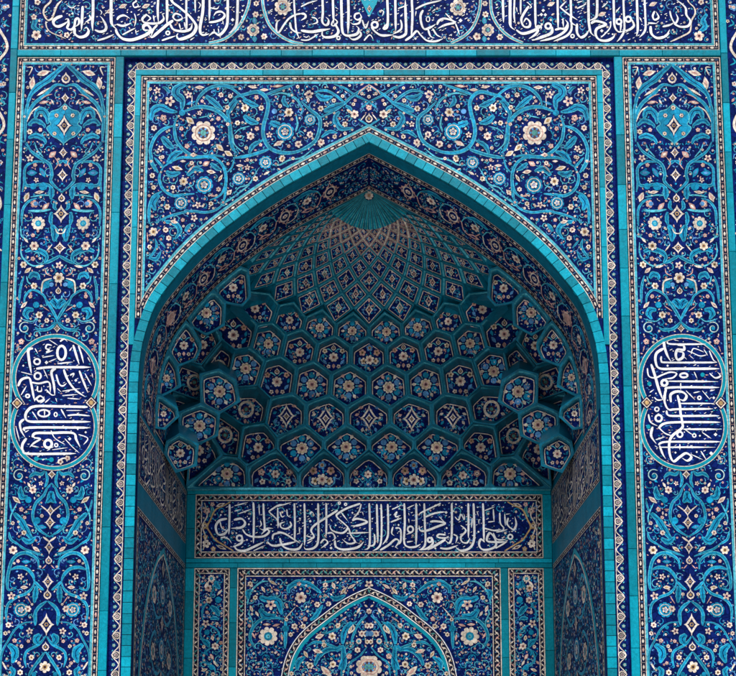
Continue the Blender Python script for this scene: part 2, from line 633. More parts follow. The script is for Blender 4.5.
def lotus_border(a, path, w, U, per=19.0, flip=1):
    """navy strip with a wavy cream chain of lotus and small rosettes"""
    a.band(path, w, NAVY, 0)
    S = plen(path)
    n = max(1, int(S[-1] / (per * U)))
    st = S[-1] / n
    def P(d, o):
        (x, y), (tx, ty) = at_len(path, S, d)
        return (x - ty * o * flip, y + tx * o * flip)
    wav = []
    for i in range(n * 8 + 1):
        d = i * st / 8
        ph = (i % 8) / 8
        o = (-.40 + .74 * abs(math.cos(PI * ph)) ** 1.9) * w
        wav.append(P(d, o))
    a.strip(wav, [.85 * U] * len(wav), CREAM, 4)
    a.band(path, .8 * U, CREAM, 3, False, -flip * (w * .46))
    for i in range(n):
        d = (i + .5) * st
        x, y = P(d, 0)
        _, (tx, ty) = at_len(path, S, d)
        # heart-shaped bud under the crest
        def hb(k, sh=0.0):
            q = [(0, .52), (.13, .36), (.32, .12), (.37, -.12), (.23, -.34), (0, -.40)]
            q = q + [(-u, v) for u, v in q[-2:0:-1]]
            return [P(i * st + .001 + u * w * k * 1.12, (v * k + sh) * w - .10 * w) for u, v in q]
        a.poly(hb(1), CREAM, 5); a.poly(hb(.74), BLACK, 6); a.poly(hb(.48), CREAM, 7); a.poly(hb(.34), NAVY, 8)
        cx, cy = P(i * st + .001, -.10 * w)
        a.disc(cx, cy, w * .07, PINK, 9, 6)
        fx, fy = P(d, .12 * w)
        fx, fy = P(d, .16 * w); a.flower(fx, fy, w * .21, SEA, CREAM, NAVY, 5, 2)
        for q in (-.27, .27):
            bx, by = P(d + q * st, .30 * w); a.leaf(bx, by, math.atan2(ty, tx) + (q > 0) * 1.2 - .6, w * .26, w * .12, PALE, layer=2)
            bx, by = P(d + q * st * .5, -.22 * w); a.disc(bx, by, w * .06, CREAM, 2, 5)


def tile_row(sol, path_pts, w, thick, ymap, step, mat=TURQ, gap=.006):
    """a course of separate glazed bricks along a 2D path (x,z), width w to the left, standing thick proud"""
    S = plen(path_pts)
    d = 0.0
    while d < S[-1] - 1e-4:
        e = min(S[-1], d + step * random.uniform(.93, 1.07))
        if S[-1] - e < step * .35: e = S[-1]
        (x0, z0), (ax, az) = at_len(path_pts, S, d + gap / 2)
        (x1, z1), (bx, bz) = at_len(path_pts, S, e - gap / 2)
        q = []
        t = thick + random.uniform(-.0025, .0025)
        for yy in (ymap, ymap - t):
            q += [(x0, yy, z0), (x1, yy, z1), (x1 - bz * w, yy, z1 + bx * w), (x0 - az * w, yy, z0 + ax * w)]
        sol.hexa(q, mat)
        d = e
# ------------------------------------------------------------------ traced drawings: "ox oy | strokes", 8 units to the photo pixel
# lettering: width:x,y x,y ...   (o = ring: o width:x,y,rx,ry)   (. = dot: .:x,y,r)
FRIEZE_A = """24 0|22:300,128 255,145 228,172 240,205 275,212 320,190 345,170;18:345,150 350,190 340,225 370,238 395,215 405,160 430,150 432,190 405,215;22:400,225 400,270 440,298 490,285 510,250 495,222 475,230;20:462,50 458,150 452,245;22:545,0 545,100 540,200 545,250;20:560,240 600,255 640,245 650,210 620,150 600,130;24:690,0 690,150 700,200 740,240;14:580,325 650,305 715,275;14:515,120 525,150 500,170 480,182;9:340,45 375,65 410,45;.:380,110,10;9:600,80 615,100 605,120
116 0|17:0,160 20,135 60,125 105,150;19:0,195 50,208 118,185;24:-10,235 8,275 50,312 120,320 200,295 255,265 270,235 245,202 215,208 218,240 262,242;11:45,280 100,250 150,225;11:150,240 155,278;8:140,110 152,160 140,215;18:240,115 205,150 215,178 260,188 300,190 345,182 375,150 360,110;14:240,120 268,148 240,172;13:292,125 300,180;18:330,0 326,80 332,180;20:400,0 402,100 400,200;24:435,0 500,60 570,120 620,180 635,220 610,270 560,300 500,315 480,290 490,268;15:515,125 470,110 450,140 480,165 522,150 512,122;21:450,165 400,200 330,260 280,300 262,280;16:325,200 290,240 275,295;20:425,190 450,235 500,250 550,250 592,230 602,185;14:498,190 512,245;14:540,180 552,242;16:555,0 555,80 560,250;o12:408,265,14,14;13:360,325 420,305 472,288;10:588,322 622,300;13:625,0 628,105;22:690,0 686,100 665,230 682,280 740,272;.:655,140,11;9:650,18 668,40 655,70;11:160,10 130,30 140,60 170,50 160,25
208 0|17:5,0 5,90 2,170;17:0,180 60,172 110,150 126,120 100,95 60,100 38,128;11:0,60 60,72 82,48;20:150,0 150,120 145,200 120,250 80,282 40,260 0,290;13:40,235 46,270;13:75,230 82,272;20:230,0 228,100 220,200 190,245 160,266;.:190,160,15;.:268,85,9;.:265,135,9;.:258,180,8;8:110,165 118,200"""
FRIEZE_B = """208 0|14:680,0 690,150 700,250 725,312;14:736,110 690,120 640,150 600,200 560,260 540,240 545,180 570,160;18:648,180 660,230 700,260 740,265
300 0|11:0,55 60,25 130,5;20:0,110 30,115 36,140 0,165;23:0,245 80,256 150,246 235,232;12:85,140 120,150 130,180 88,196;18:172,0 175,100 170,170 190,200 215,195 220,160 198,138;18:255,0 258,100 262,190;12:265,150 290,175 270,205 245,200 262,152;20:270,190 300,250 270,290 200,300 170,280 175,240;20:322,0 325,120 330,240 350,280 400,286 450,270 462,230 440,208;20:378,0 380,120 376,272;14:470,105 435,115 430,145 455,160 482,140 468,104;14:480,140 465,185 420,195 395,180;16:470,250 480,280 450,310 410,316 378,290;14:490,160 515,225 542,168;o17:590,200,24,24;20:562,220 600,260 650,285 740,280;18:690,0 695,120 690,215 660,230 688,188;11:505,326 550,280 578,316;o11:300,305,13,13;11:0,320 60,320 142,272;9:20,290 45,300 65,285;9:640,80 660,95 650,130;9:275,60 300,75
392 0|18:18,0 20,120 22,252;20:0,290 50,300 95,280 105,240 100,100 98,0;14:60,160 70,200 60,240 0,275;18:150,0 155,120 150,250 143,292;14:180,75 260,35 388,4;10:185,90 178,132;18:240,82 220,130 230,200 255,235 310,215 342,194;16:98,326 150,290 190,250 220,280 270,325 340,332 402,310;.:180,310,11;16:280,235 300,290 332,306;17:318,230 350,280 392,302;17:352,200 370,165 420,150 495,180 420,200 358,230;13:420,108 470,160 505,192;12:500,190 520,240 532,282;.:540,165,16;11:340,75 310,95;o8:280,155,14,20;10:40,70 120,40;10:60,130 80,110"""
FRIEZE_C = """484 0|18:142,0 145,100 148,182;22:200,0 200,140 205,210 240,242;14:235,0 232,120 242,192;14:285,0 284,70 286,120;18:350,50 310,110 290,160 310,212 352,215 360,180 330,150 308,182;22:250,240 300,270 380,250 442,215 450,185;18:400,0 402,120 405,232;14:405,240 420,210 450,215 445,242;16:430,240 400,280 350,312;o17:505,210,22,22;22:535,215 530,265 450,300 378,326;16:580,0 582,120 585,232;18:560,240 600,230 640,230 662,190 640,158;13:622,150 628,225;18:665,200 640,250 560,300 440,330;16:690,180 690,240 650,290 548,332;18:598,58 660,110 740,162;12:600,60 652,8;18:685,0 688,120 690,180 740,212;.:465,85,14;.:450,118,14;.:482,120,14;o11:700,290,13,13;10:250,60 258,100;10:340,20 370,55 350,70
576 0|12:0,70 72,34;12:0,22 50,8;20:90,0 92,120 95,190 110,260 142,292;20:0,190 0,260 30,300 70,280 97,238;20:160,0 160,80 150,140 98,166;20:112,190 150,170 232,195 160,230 150,280 180,320 240,326 290,300 302,268;9:270,170 260,230 188,306;.:198,248,14;18:292,0 295,120 300,210 330,255 372,250;16:370,0 375,120 378,240 350,300 318,336;o16:335,175,20,20;15:352,190 350,220 345,258;o16:410,155,21,21;18:435,155 455,200 440,225 400,245 360,240;18:478,0 482,120 485,240 473,292;16:540,0 545,120 545,240 498,302;15:620,90 605,130 620,160 652,140 630,92;15:568,185 642,190;22:588,210 595,270 640,305 700,295 740,268;16:690,215 740,204;10:200,60 245,20;9:310,100 345,55;.:285,275,9;10:500,140 520,180
644 0|22:150,296 175,280 197,238;16:140,215 200,200 232,180;14:198,88 210,140 240,187 262,150 245,108;18:230,190 280,215 342,210 362,170 330,120 320,60 250,0"""
FRIEZE_CORNER = """24 0|14:210,0 160,60 150,110 180,160 215,150 240,90 260,40 300,0;10:168,170 175,220 210,260 280,290 330,312
644 0|12:340,0 390,60 400,110 370,170 360,250 300,290 200,336"""
BACK = """192 492|16:305,98 305,200 300,342;9:345,112 452,84;10:345,155 395,140;9:370,178 482,138;18:285,215 225,230 195,280 215,340 265,335 302,288;11:230,240 245,290 292,312;18:340,225 400,215 430,250 400,285 318,292;13:235,370 260,365 300,380 322,412;o15:385,370,22,22;16:408,365 400,410 328,442;16:495,84 500,200 497,412;16:575,92 580,200 585,300 545,292;17:340,430 370,465 430,470 500,440 582,400;16:410,300 440,340 500,360 580,355 622,320 600,300 560,342;11:550,230 560,262 540,285;9:498,472 592,428;12:618,158 690,110 740,100;14:620,160 690,230 692,292;14:690,128 692,292;11:600,290 655,292;14:650,382 660,340 740,325;18:605,398 650,430 740,425;.:460,215,9;.:460,260,9;9:540,100 545,190;.:360,330,8;.:445,385,9;.:235,185,8
278 492|9:0,118 112,84;12:20,160 35,200 60,190;10:75,140 82,190 112,205;14:100,238 110,270 70,296 30,285 25,255 62,240;15:135,92 140,250 138,402;15:215,92 220,250 218,432;16:325,92 328,250 325,400 290,450 230,460 213,438;15:390,92 392,250 390,362;.:185,112,8;.:185,145,7;.:180,215,10;.:262,235,12;11:260,180 275,160 292,182;18:0,322 60,335 140,385 182,412;17:0,425 60,420 152,398;18:20,370 40,430 100,460 170,455 202,408;15:482,148 400,200 300,265 270,310 292,360 238,392;12:230,352 290,370;10:240,412 282,388;14:398,332 440,330 462,370 438,392;13:345,412 375,380 402,408 348,452;15:662,94 560,130 490,170 475,200 540,260 562,290 520,330 440,310 418,268;14:510,165 562,232;17:598,230 640,215 718,240 640,270 588,272;11:670,98 650,160 598,222;14:570,290 590,350 622,400 570,415 518,378;13:558,332 740,325;18:460,388 470,440 530,462 640,445 692,398;11:608,388 642,412;o9:545,100,9,9;o9:495,90,9,9;.:600,168,9;.:430,450,12;9:425,220 440,240;.:466,268,9;9:680,160 688,190;10:175,290 180,340;8:350,300 362,320
366 492|16:30,92 35,250 32,432 -8,462;16:90,98 95,250 100,412;14:125,98 130,250 125,400 100,450 58,472;15:178,98 182,250 178,360 138,422;14:72,338 75,400 60,430 15,432;9:213,142 282,108;10:228,188 252,160 240,200 282,188;13:203,242 292,208;13:220,280 210,330 232,352;13:240,290 280,300 282,400 258,422;15:118,467 180,430 240,380 270,400 238,442;12:238,440 262,457;16:310,92 315,250 310,400 340,440 400,440 442,418;o14:360,300,22,24;13:380,318 328,342;16:405,92 408,250 405,432;9:333,132 392,104;15:333,402 382,394;15:470,92 475,250 478,420 428,467;11:602,92 500,140 440,170 428,192;13:478,202 560,170 642,160;17:518,240 560,235 638,250 570,280 490,310 440,310 428,268;9:588,198 637,247;o16:515,385,17,17;16:528,360 540,410 500,450 438,467;14:642,345 590,340 575,360 620,370 672,365;18:642,380 560,430 498,467;16:690,92 692,250 688,370 670,410 638,388;16:598,450 660,455 740,428;.:560,452,9;8:345,170 350,190;9:345,215 350,250;.:265,265,9;.:650,290,9;.:645,165,12;9:430,95 440,115;.:55,215,8
454 492|11:12,200 40,225 60,180 85,222 86,178;.:65,125,10;.:20,100,8;16:118,92 120,220 120,372;17:160,92 165,220 165,380 130,450 60,470 15,440;14:58,268 100,310 60,360 70,400 110,407 132,368;14:0,340 30,360 18,412;16:235,92 240,200 245,402;13:233,288 280,300 330,310 382,300;12:318,138 325,242;13:370,168 375,250 402,290 383,322;11:278,242 332,235;11:410,178 415,272;15:438,208 430,260 480,302 502,260 490,198;12:343,322 400,310 432,300;o13:455,360,18,18;17:250,402 220,380 205,420 230,460 290,460 340,430 330,370 290,330 268,390 330,402 432,400;12:338,452 432,398;12:318,328 350,380 422,382;.:200,320,9;9:190,165 200,195;10:150,210 145,290;8:200,230 205,260;9:250,150 330,120;9:420,180 455,175"""
MED_LEFT = """8 330|22:202,150 165,162 172,250 190,352;12:218,150 242,192;12:352,125 315,120 305,150 332,160 310,182 364,164;o20:430,185,34,56;12:418,95 450,74 477,96;9:330,80 402,126;20:523,122 550,210 572,278;14:565,128 590,200 607,268;12:495,168 515,138;o14:235,255,24,22;.:310,262,15;9:278,222 372,205;9:328,257 392,230;11:398,272 522,258;19:228,312 330,300 450,300 665,300;20:385,310 350,340 370,440 378,525;9:108,338 202,362;o15:240,370,26,26;18:84,452 110,400 170,385 190,440 205,520 218,575;9:108,522 152,448;20:448,318 480,400 540,480 622,538;18:573,328 600,400 643,505;11:618,350 672,448;15:388,358 410,430 440,450 472,428;9:288,318 322,392;15:188,420 250,430 330,420 342,505;12:240,450 240,490 270,490 270,458;12:498,365 530,350 518,382;.:545,405,12;15:308,478 350,520 382,522;10:398,470 432,502;9:438,492 582,470;9:438,527 562,518;12:640,222 662,262;9:675,350 682,385;o12:160,530,15,13;14:218,562 260,530 292,560 262,588;.:125,288,9
8 396|18:230,22 250,45 285,30 292,5;20:640,90 400,85 220,85 160,120 143,170 172,205 300,208 665,208;o14:290,140,46,27;13:296,114 296,168;12:198,128 220,160 242,194;o9:385,150,12,16;16:428,108 467,178;7:470,118 602,118;13:480,158 560,152 660,162;18:132,188 100,220 110,280 142,334;9:68,250 97,365;19:138,282 180,255 665,256;12:140,292 172,275;20:198,332 225,300 340,298 520,298 550,350 583,415;14:203,310 215,335 262,345 210,380 178,412;12:190,400 255,412;o20:325,385,30,31;o10:390,395,13,13;20:152,340 120,390 125,440 180,465 548,462;9:348,278 380,340 463,392;9:458,343 520,410 575,458;9:568,310 642,340 608,392;.:497,345,14;7:358,432 482,415;11:400,535 440,502 505,500;.:625,292,10;10:385,20 395,50;9:300,55 340,20;9:480,20 580,28"""
MED_RIGHT = """640 330|22:190,82 195,140 220,210 248,255;14:218,95 250,115 525,115;20:300,122 345,125 350,160 300,160 285,200 300,240 340,222 342,182 298,175;9:378,168 420,185 480,210 535,200;8:408,192 430,150 512,180;9:510,158 542,207;11:553,168 585,240 617,262;20:187,150 130,190 125,260 160,310 300,312 635,312;15:170,212 170,250 220,262 615,262;23:88,275 120,370 145,460 182,560;12:58,308 70,370 120,385 180,360 240,340 292,350 260,385 198,392;o16:350,365,30,17;11:433,338 457,392;14:556,348 600,385 642,370 618,338;o20:195,425,23,23;16:228,412 625,415;18:198,565 205,490 250,462 635,462;12:325,428 325,482;20:248,580 245,520 290,495 342,500 372,530 350,565 308,552;11:368,488 442,562;o11:475,545,13,13;9:498,488 562,562;.:590,545,12;9:428,505 482,494;10:78,502 112,478;14:115,540 140,562 184,560;8:270,80 310,90;8:350,215 375,240;8:400,210 430,235;.:220,288,10;9:560,490 600,480
640 396|17:190,-5 200,60 230,110 300,108 585,105;19:300,-5 320,80 325,140 340,220 335,260 260,320 235,380 240,470 270,525 320,490 370,460 412,490 380,520 338,498;14:318,62 595,62;17:213,118 225,155 300,162 635,160;18:148,262 190,225 300,212 645,212;15:348,268 655,268;o11:135,108,16,16;o16:150,180,26,26;14:68,148 85,210 142,242;20:102,248 90,320 132,385;13:148,250 200,300 262,322;o14:320,310,21,21;11:358,268 410,305 432,312;o10:435,318,13,13;11:128,352 202,328;16:148,392 200,370 400,368 645,368;18:158,398 180,460 207,505;14:168,412 605,412;12:320,388 320,435;13:498,293 572,343;.:605,310,15;.:480,320,9;14:488,443 532,513;.:570,460,15;9:408,468 505,512;.:285,455,9;.:455,450,9;9:120,400 150,420"""

# ornament: T w pts = scroll, t = thin pale stem, c/k = cream/pink thin line, W w pts = acanthus sweep,
# F P B S flowers (cream, pink, turquoise, star): x,y,r ; G rosette ; M palmette ; D diamond x,y,rx,ry ; O onion x,y,r
# l L m leaf (turquoise, cream, pink): x,y,deg,len,w ; d disc (turquoise) ; e disc (sky) ; R curl ring x,y,r
PILASTER = """14 58|W 46 408,52 340,108 270,172 180,232 125,300 98,380;T 22 130,300 95,400 86,500 84,672;T 26 408,226 330,216 250,290 160,360 110,440 95,520;O 408,165,42;L 230,120,-15,118,58;d 228,120,12;L 140,200,-80,112,60;d 138,200,12;c 9 100,75 140,78 112,140;D 405,320,34,40;L 230,270,-32,140,24;m 235,355,-10,90,34;c 9 100,510 140,430 200,385;A 408,362 350,410 290,432 272,490 290,530 258,562 300,622 350,650 408,700;D 400,540,58,84;F 335,460,22;F 320,605,22;F 402,398,26;W 50 165,480 185,425 235,425 262,480 262,530;W 36 110,540 160,500 230,530 240,560;F 122,590,29;P 205,575,23;F 308,185,14;L 303,352,60,50,20;W 40 110,640 170,620 235,650 250,690;k 7 210,330 260,300 300,290
14 142|D 390,85,36,46;m 305,100,-40,78,56;T 22 95,0 130,70 210,130 280,180 300,260 290,310 330,360 388,408;t 9 160,0 180,60 232,122;S 125,130,40;P 165,185,23;T 20 250,160 150,160 85,210 80,320 62,400;T 22 75,220 85,330 130,350 230,338 282,352 290,385 265,412;l 140,248,0,92,62;l 225,245,60,96,50;d 230,356,34;d 150,355,26;S 175,305,28;D 385,265,44,54;d 383,335,8;W 24 335,180 365,160 390,150;L 200,402,-8,84,32;L 98,442,115,92,52;t 12 130,440 220,425 300,430;W 44 290,355 298,400 292,460;O 380,450,32;D 378,575,62,74;P 160,495,42;e 172,495,18;m 252,515,-45,86,46;t 18 112,550 200,552 292,540;T 18 60,672 65,550 110,480 180,450;B 192,652,56;W 30 300,560 290,620 300,672;k 7 320,120 350,170 320,220;W 26 330,470 320,520 340,545
14 226|c 9 330,20 345,55 375,62;t 12 50,0 60,80 112,112;W 58 300,-5 325,50 318,125;P 150,75,22;F 160,160,48;L 95,115,50,58,24;t 11 60,130 55,220 90,280 160,320 242,300;c 9 302,150 258,202;D 370,175,50,50;W 40 88,205 150,185 230,210 262,250 240,295;T 22 238,302 300,275 372,235;S 360,315,42;P 150,262,25;F 75,310,36;L 110,355,-40,74,40;L 205,325,-12,78,26;F 358,415,58;W 30 300,432 240,450 228,530;c 13 300,420 240,440 220,500 222,540;d 260,470,30;O 355,520,27;T 18 78,400 50,500 40,620;t 10 100,400 112,450 150,470;W 40 120,420 150,385 190,400 190,430;F 160,480,36;T 16 80,640 90,560 150,510 240,560 262,640;P 130,565,22;W 44 356,650 330,605 300,590;W 44 356,650 380,605 400,590;L 80,632,-45,80,34;e 300,470,18;k 8 250,340 258,380 300,400
8 280|W 40 395,230 370,190 335,170;T 22 290,140 330,200 370,270 398,332;T 22 398,332 330,390 250,400 218,378;D 393,390,30,36;F 250,280,38;F 310,325,27;W 46 205,240 160,240 140,270 165,315;R 135,385,48;t 8 100,310 200,330 282,250;P 108,493,32;k 7 90,530 75,575;d 225,200,26;P 180,130,20;k 7 275,210 330,250
4 462|D 390,100,34,38;T 26 330,70 300,100 250,92 205,125;T 20 340,75 350,150 330,205;T 22 385,170 350,210 320,270 260,330 235,420 250,490 300,555 378,602;R 125,110,50;F 235,225,40;L 205,185,60,50,26;S 300,172,26;W 46 195,280 150,280 135,230 140,195;W 56 388,235 375,290 345,325;D 380,392,36,48;D 376,485,44,56;F 308,432,20;l 312,520,10,78,42;d 270,470,28;c 9 300,350 350,390 382,424;L 105,305,40,90,44;t 10 110,330 60,430 60,505;P 145,380,26;P 170,445,20;F 75,490,22;W 52 85,410 140,470 190,560 245,640;F 165,567,28;W 40 150,610 205,640 260,600;T 18 45,560 60,620 125,662;T 14 50,300 58,360 80,420;c 14 318,600 370,640;d 200,305,26;k 7 190,380 230,380;k 7 190,500 235,520
2 540|D 378,60,38,58;L 280,75,35,78,38;F 95,82,46;T 16 118,20 180,70 260,100 342,132;O 375,165,32;T 24 300,235 290,160 220,110 150,110 90,160 60,250 48,350 60,400 122,388;T 26 75,240 130,220 200,230 250,280 266,332;T 22 265,330 310,380 342,402;T 20 265,330 250,380 200,430 120,460 60,510 40,580 50,672;S 155,295,34;P 135,170,20;L 185,380,0,66,38;S 82,450,44;D 375,335,46,66;O 368,440,38;W 42 280,370 275,430 265,505;T 24 366,490 300,540 270,600 275,672;M 160,560,62;F 215,552,36;l 200,175,0,80,40;k 7 330,230 360,200;k 7 205,450 240,510
0 592|T 24 290,140 290,200 290,270;T 14 290,240 200,250 130,300 80,380 30,470 15,560 20,690;D 378,262,62,92;F 75,265,31;F 52,332,24;S 245,315,38;P 125,390,25;P 235,395,20;F 180,435,21;T 20 376,350 320,420 230,470 205,530 218,605;O 370,440,34;W 54 330,340 295,380 325,425;W 62 75,420 130,480 105,570;F 372,602,62;F 260,525,30;F 170,645,31;P 160,570,20;T 22 370,480 310,560 250,650 240,700;c 13 28,560 60,622;W 40 90,600 115,640 90,690;d 180,285,16;d 280,660,20"""
SPANDREL = """144 78|T 28 300,275 420,232 540,245 630,300 680,380 690,500 700,560 738,602;T 24 262,300 240,370 240,430 260,510 330,590 420,630 560,620 640,632;T 24 60,662 45,580 80,480 150,410 240,380;T 24 410,220 430,160 500,90 600,60 738,72;W 60 330,48 260,80 250,130 300,180 297,255;W 54 50,340 70,260 130,232 200,262 262,272;W 44 488,142 560,200 625,255;W 54 138,470 190,530 235,565;W 46 188,664 240,610 305,590;W 50 738,175 690,230 660,300;S 200,185,56;S 100,100,38;S 350,135,42;P 150,320,36;F 75,400,32;L 440,75,0,84,36;F 610,135,28;F 685,145,25;P 590,325,26;P 460,185,18;S 440,280,28;L 365,342,40,90,60;G 470,440,98;d 300,278,26;P 295,405,24;P 340,545,28;S 130,565,36;F 145,632,20;L 602,557,42,90,52;L 672,605,30,84,50;F 665,370,20;F 390,615,24;l 330,440,-60,80,18;c 7 380,140 375,230;t 9 430,320 520,300;W 22 200,120 165,80 140,75;l 370,200,-20,90,34;F 660,235,26
220 78|T 28 60,280 75,400 80,500 112,575;T 28 100,250 90,200 130,150 200,130 290,110 350,140 380,200 370,280 345,370 340,450 370,530 430,580 530,600 640,580 738,518;T 18 0,70 80,80 160,140 232,192;T 24 100,640 220,622 330,590 405,560;T 20 340,142 450,100 595,50;t 13 400,140 480,120 560,140 620,190 650,250 638,295;t 14 598,280 615,380 570,460 500,510 425,545;t 8 110,450 150,410 232,385;t 8 100,450 110,530 192,602;F 195,240,42;F 325,240,30;F 135,360,28;F 240,465,42;P 290,405,26;F 130,470,23;S 390,455,34;F 545,275,48;M 515,430,74;S 625,530,40;S 700,135,44;L 700,178,90,50,30;S 715,455,36;P 285,155,26;L 255,72,10,84,30;L 350,95,0,76,30;m 455,65,-5,100,30;F 205,560,20;P 320,535,19;L 465,522,-25,96,44;F 475,225,22;e 430,268,22;F 495,640,31;W 44 178,170 240,205 305,225;W 52 185,300 240,345 305,362;W 50 395,352 470,380 500,385;W 34 228,605 260,540 335,498;F 300,330,20;P 580,185,16;P 545,545,20;F 615,70,20;W 34 510,140 505,190 545,235;P 570,330,18
290 78|T 12 0,130 60,180 90,240 90,292;T 26 85,185 150,250 230,320 230,420 190,510 100,570 0,602;T 20 230,320 330,270 420,210 500,140 632,58;T 16 345,50 430,80 520,140 632,190;T 20 190,112 280,100 360,140 445,212;T 13 560,245 632,186;k 9 632,50 560,100 540,132;S 150,130,44;M 155,335,48;F 345,180,24;F 415,145,20;F 240,245,32;F 435,370,31;F 510,290,46;L 470,268,35,60,30;S 285,370,32;F 245,515,37;S 155,450,34;F 60,530,34;F 352,470,25;P 632,238,30;F 632,150,20;O 632,325,36;S 632,88,30;F 570,125,19;P 515,180,17;F 350,80,17;F 470,60,15;W 40 392,268 355,320 400,400 495,402;W 50 265,265 350,232 432,200;W 50 205,128 260,162 335,150;W 26 245,475 310,430 375,440;W 24 440,220 480,250 460,280;c 8 560,340 600,290;T 14 632,390 590,360 540,330
140 150|T 22 180,140 150,220 180,310 260,365 350,357 432,350;T 22 180,140 250,90 330,60 440,60 560,55 640,100 680,180 680,280 640,360 555,402;T 28 80,0 90,100 142,182;T 18 110,60 182,142;M 510,280,72;F 345,252,46;W 44 205,170 250,195 320,180;L 295,146,15,96,44;W 44 375,205 430,150 505,170;W 34 560,105 620,150 650,160;M 325,425,56;T 18 118,582 230,530 400,490 520,500 620,470 705,388;T 24 72,592 70,480 100,380 172,330;W 54 150,358 100,420 122,485;F 95,205,29;F 105,300,26;F 260,300,27;S 180,390,28;F 215,455,32;F 565,430,26;F 625,315,26;S 460,440,36;L 565,175,10,80,42;F 410,105,25;L 425,40,0,66,34;S 430,545,38;P 340,560,22;L 270,575,15,70,38;L 712,340,-50,64,32;P 95,530,17;m 525,110,-30,70,50;L 640,225,-60,74,30;L 340,90,0,50,24;P 70,365,16;m 575,365,15,60,22;F 200,640,28;W 38 215,100 265,50 315,25;F 85,90,16;F 160,60,20;k 8 380,180 430,120
140 220|F 105,95,48;F 205,80,29;F 228,145,29;F 75,215,25;F 75,365,19;P 235,200,15;W 38 190,12 280,30 315,90 275,155;T 20 118,150 130,220 68,312;T 14 148,160 202,225;W 28 68,300 128,312 165,250;W 28 358,92 402,28;k 7 55,100 60,180;F 345,50,14
220 130|M 145,390,54;M 360,260,54;F 280,390,29;F 490,235,30;F 580,228,19;P 215,240,19;S 215,300,32;F 70,500,26;L 155,285,0,66,28;L 370,345,-30,64,24;T 20 0,262 40,350 40,500 18,592;T 13 110,230 90,300 48,342;t 10 108,512 150,460 230,430 290,330 312,300;t 12 398,270 470,280 550,240 650,220 738,150;t 12 0,602 100,540 232,440;P 60,270,18"""
NICHE = """236 564|S 285,325,60;F 525,270,62;W 62 195,265 260,290 340,300 372,405;W 56 195,360 250,420 330,410;W 44 430,235 430,190 500,150 600,170 690,235;B 265,580,76;F 265,580,30;F 120,160,29;F 160,270,27;L 225,205,60,64,30;m 330,210,15,56,26;L 300,150,30,90,28;L 130,360,70,64,32;L 175,400,60,54,26;F 655,325,30;P 560,440,27;F 475,500,33;F 545,500,29;F 445,565,25;F 720,170,27;m 330,490,-15,70,26;m 255,485,0,70,30;P 115,495,20;T 24 400,440 300,430 220,440 150,500 120,590 160,680;c 7 400,440 482,345;T 24 400,440 405,530 400,680;t 9 150,330 110,390 140,470 118,562;t 14 98,330 120,230 200,150 265,140;W 40 110,280 100,230 130,210;F 410,445,22;d 405,520,28;m 150,575,60,60,24;t 9 640,400 660,360;P 510,160,24;W 36 600,450 640,420 700,330;m 375,590,80,60,22;F 620,150,14
300 564|F 210,165,25;L 275,175,70,66,38;L 355,215,-50,84,36;L 420,180,-30,80,30;S 545,165,46;F 235,320,29;F 145,325,30;W 34 250,260 300,280 370,250;T 14 300,120 250,140 170,150;t 10 440,150 500,130;k 8 200,240 240,270
270 592|L 405,355,-20,80,50;F 440,425,28;L 390,475,15,90,44;L 295,500,60,70,38;F 330,590,36;F 550,270,28;k 8 560,245 612,200;L 650,300,-60,80,28;F 510,580,34;P 640,515,30;L 460,640,45,140,60;W 38 365,590 400,510 480,460 565,470;W 44 225,620 235,560 290,520;L 715,150,-60,60,26;W 40 590,420 600,320 690,240;T 16 440,340 540,300 600,250;T 20 300,440 380,400 520,440 580,470;F 180,655,26;W 36 560,620 600,540 660,470
330 592|F 305,155,30;T 17 305,190 240,250 200,330 170,425;F 305,270,32;F 262,335,34;F 348,335,34;e 305,335,22;F 305,400,26;F 228,465,32;S 160,515,32;F 25,355,42;G 305,600,92;F 32,580,36;c 11 190,260 200,300 155,335;W 46 110,430 120,560 100,672;T 22 0,470 60,455 120,430;L 75,270,-60,56,32;B 238,395,24;T 14 305,440 240,520 170,570 150,672;W 40 180,240 130,300 110,420;c 10 140,200 80,240;F 175,600,16;F 180,650,18"""
SIDEPANEL = """186 560|B 210,150,30;L 175,190,-50,76,26;F 185,225,40;m 185,240,30,70,24;T 12 250,130 215,250 190,320 140,400 140,470 165,510;W 44 205,370 240,400 275,450;F 190,322,36;S 165,510,44;L 275,260,-50,70,24;d 265,320,26;P 175,420,20;F 255,510,18;T 12 165,510 250,555 275,620 230,700;T 12 165,510 120,575 150,660 220,715;L 220,625,80,50,34;d 175,580,22;W 40 140,640 180,670 190,700;W 40 255,170 250,200 280,230;F 145,145,14;W 26 200,470 240,465 270,480
186 592|F 240,435,38;m 215,520,60,60,36;T 13 240,435 165,480 150,560 230,600 250,690;L 240,570,60,56,24;F 150,440,20;L 155,625,-20,60,30;d 215,605,22;l 170,490,60,60,26;F 225,660,24"""


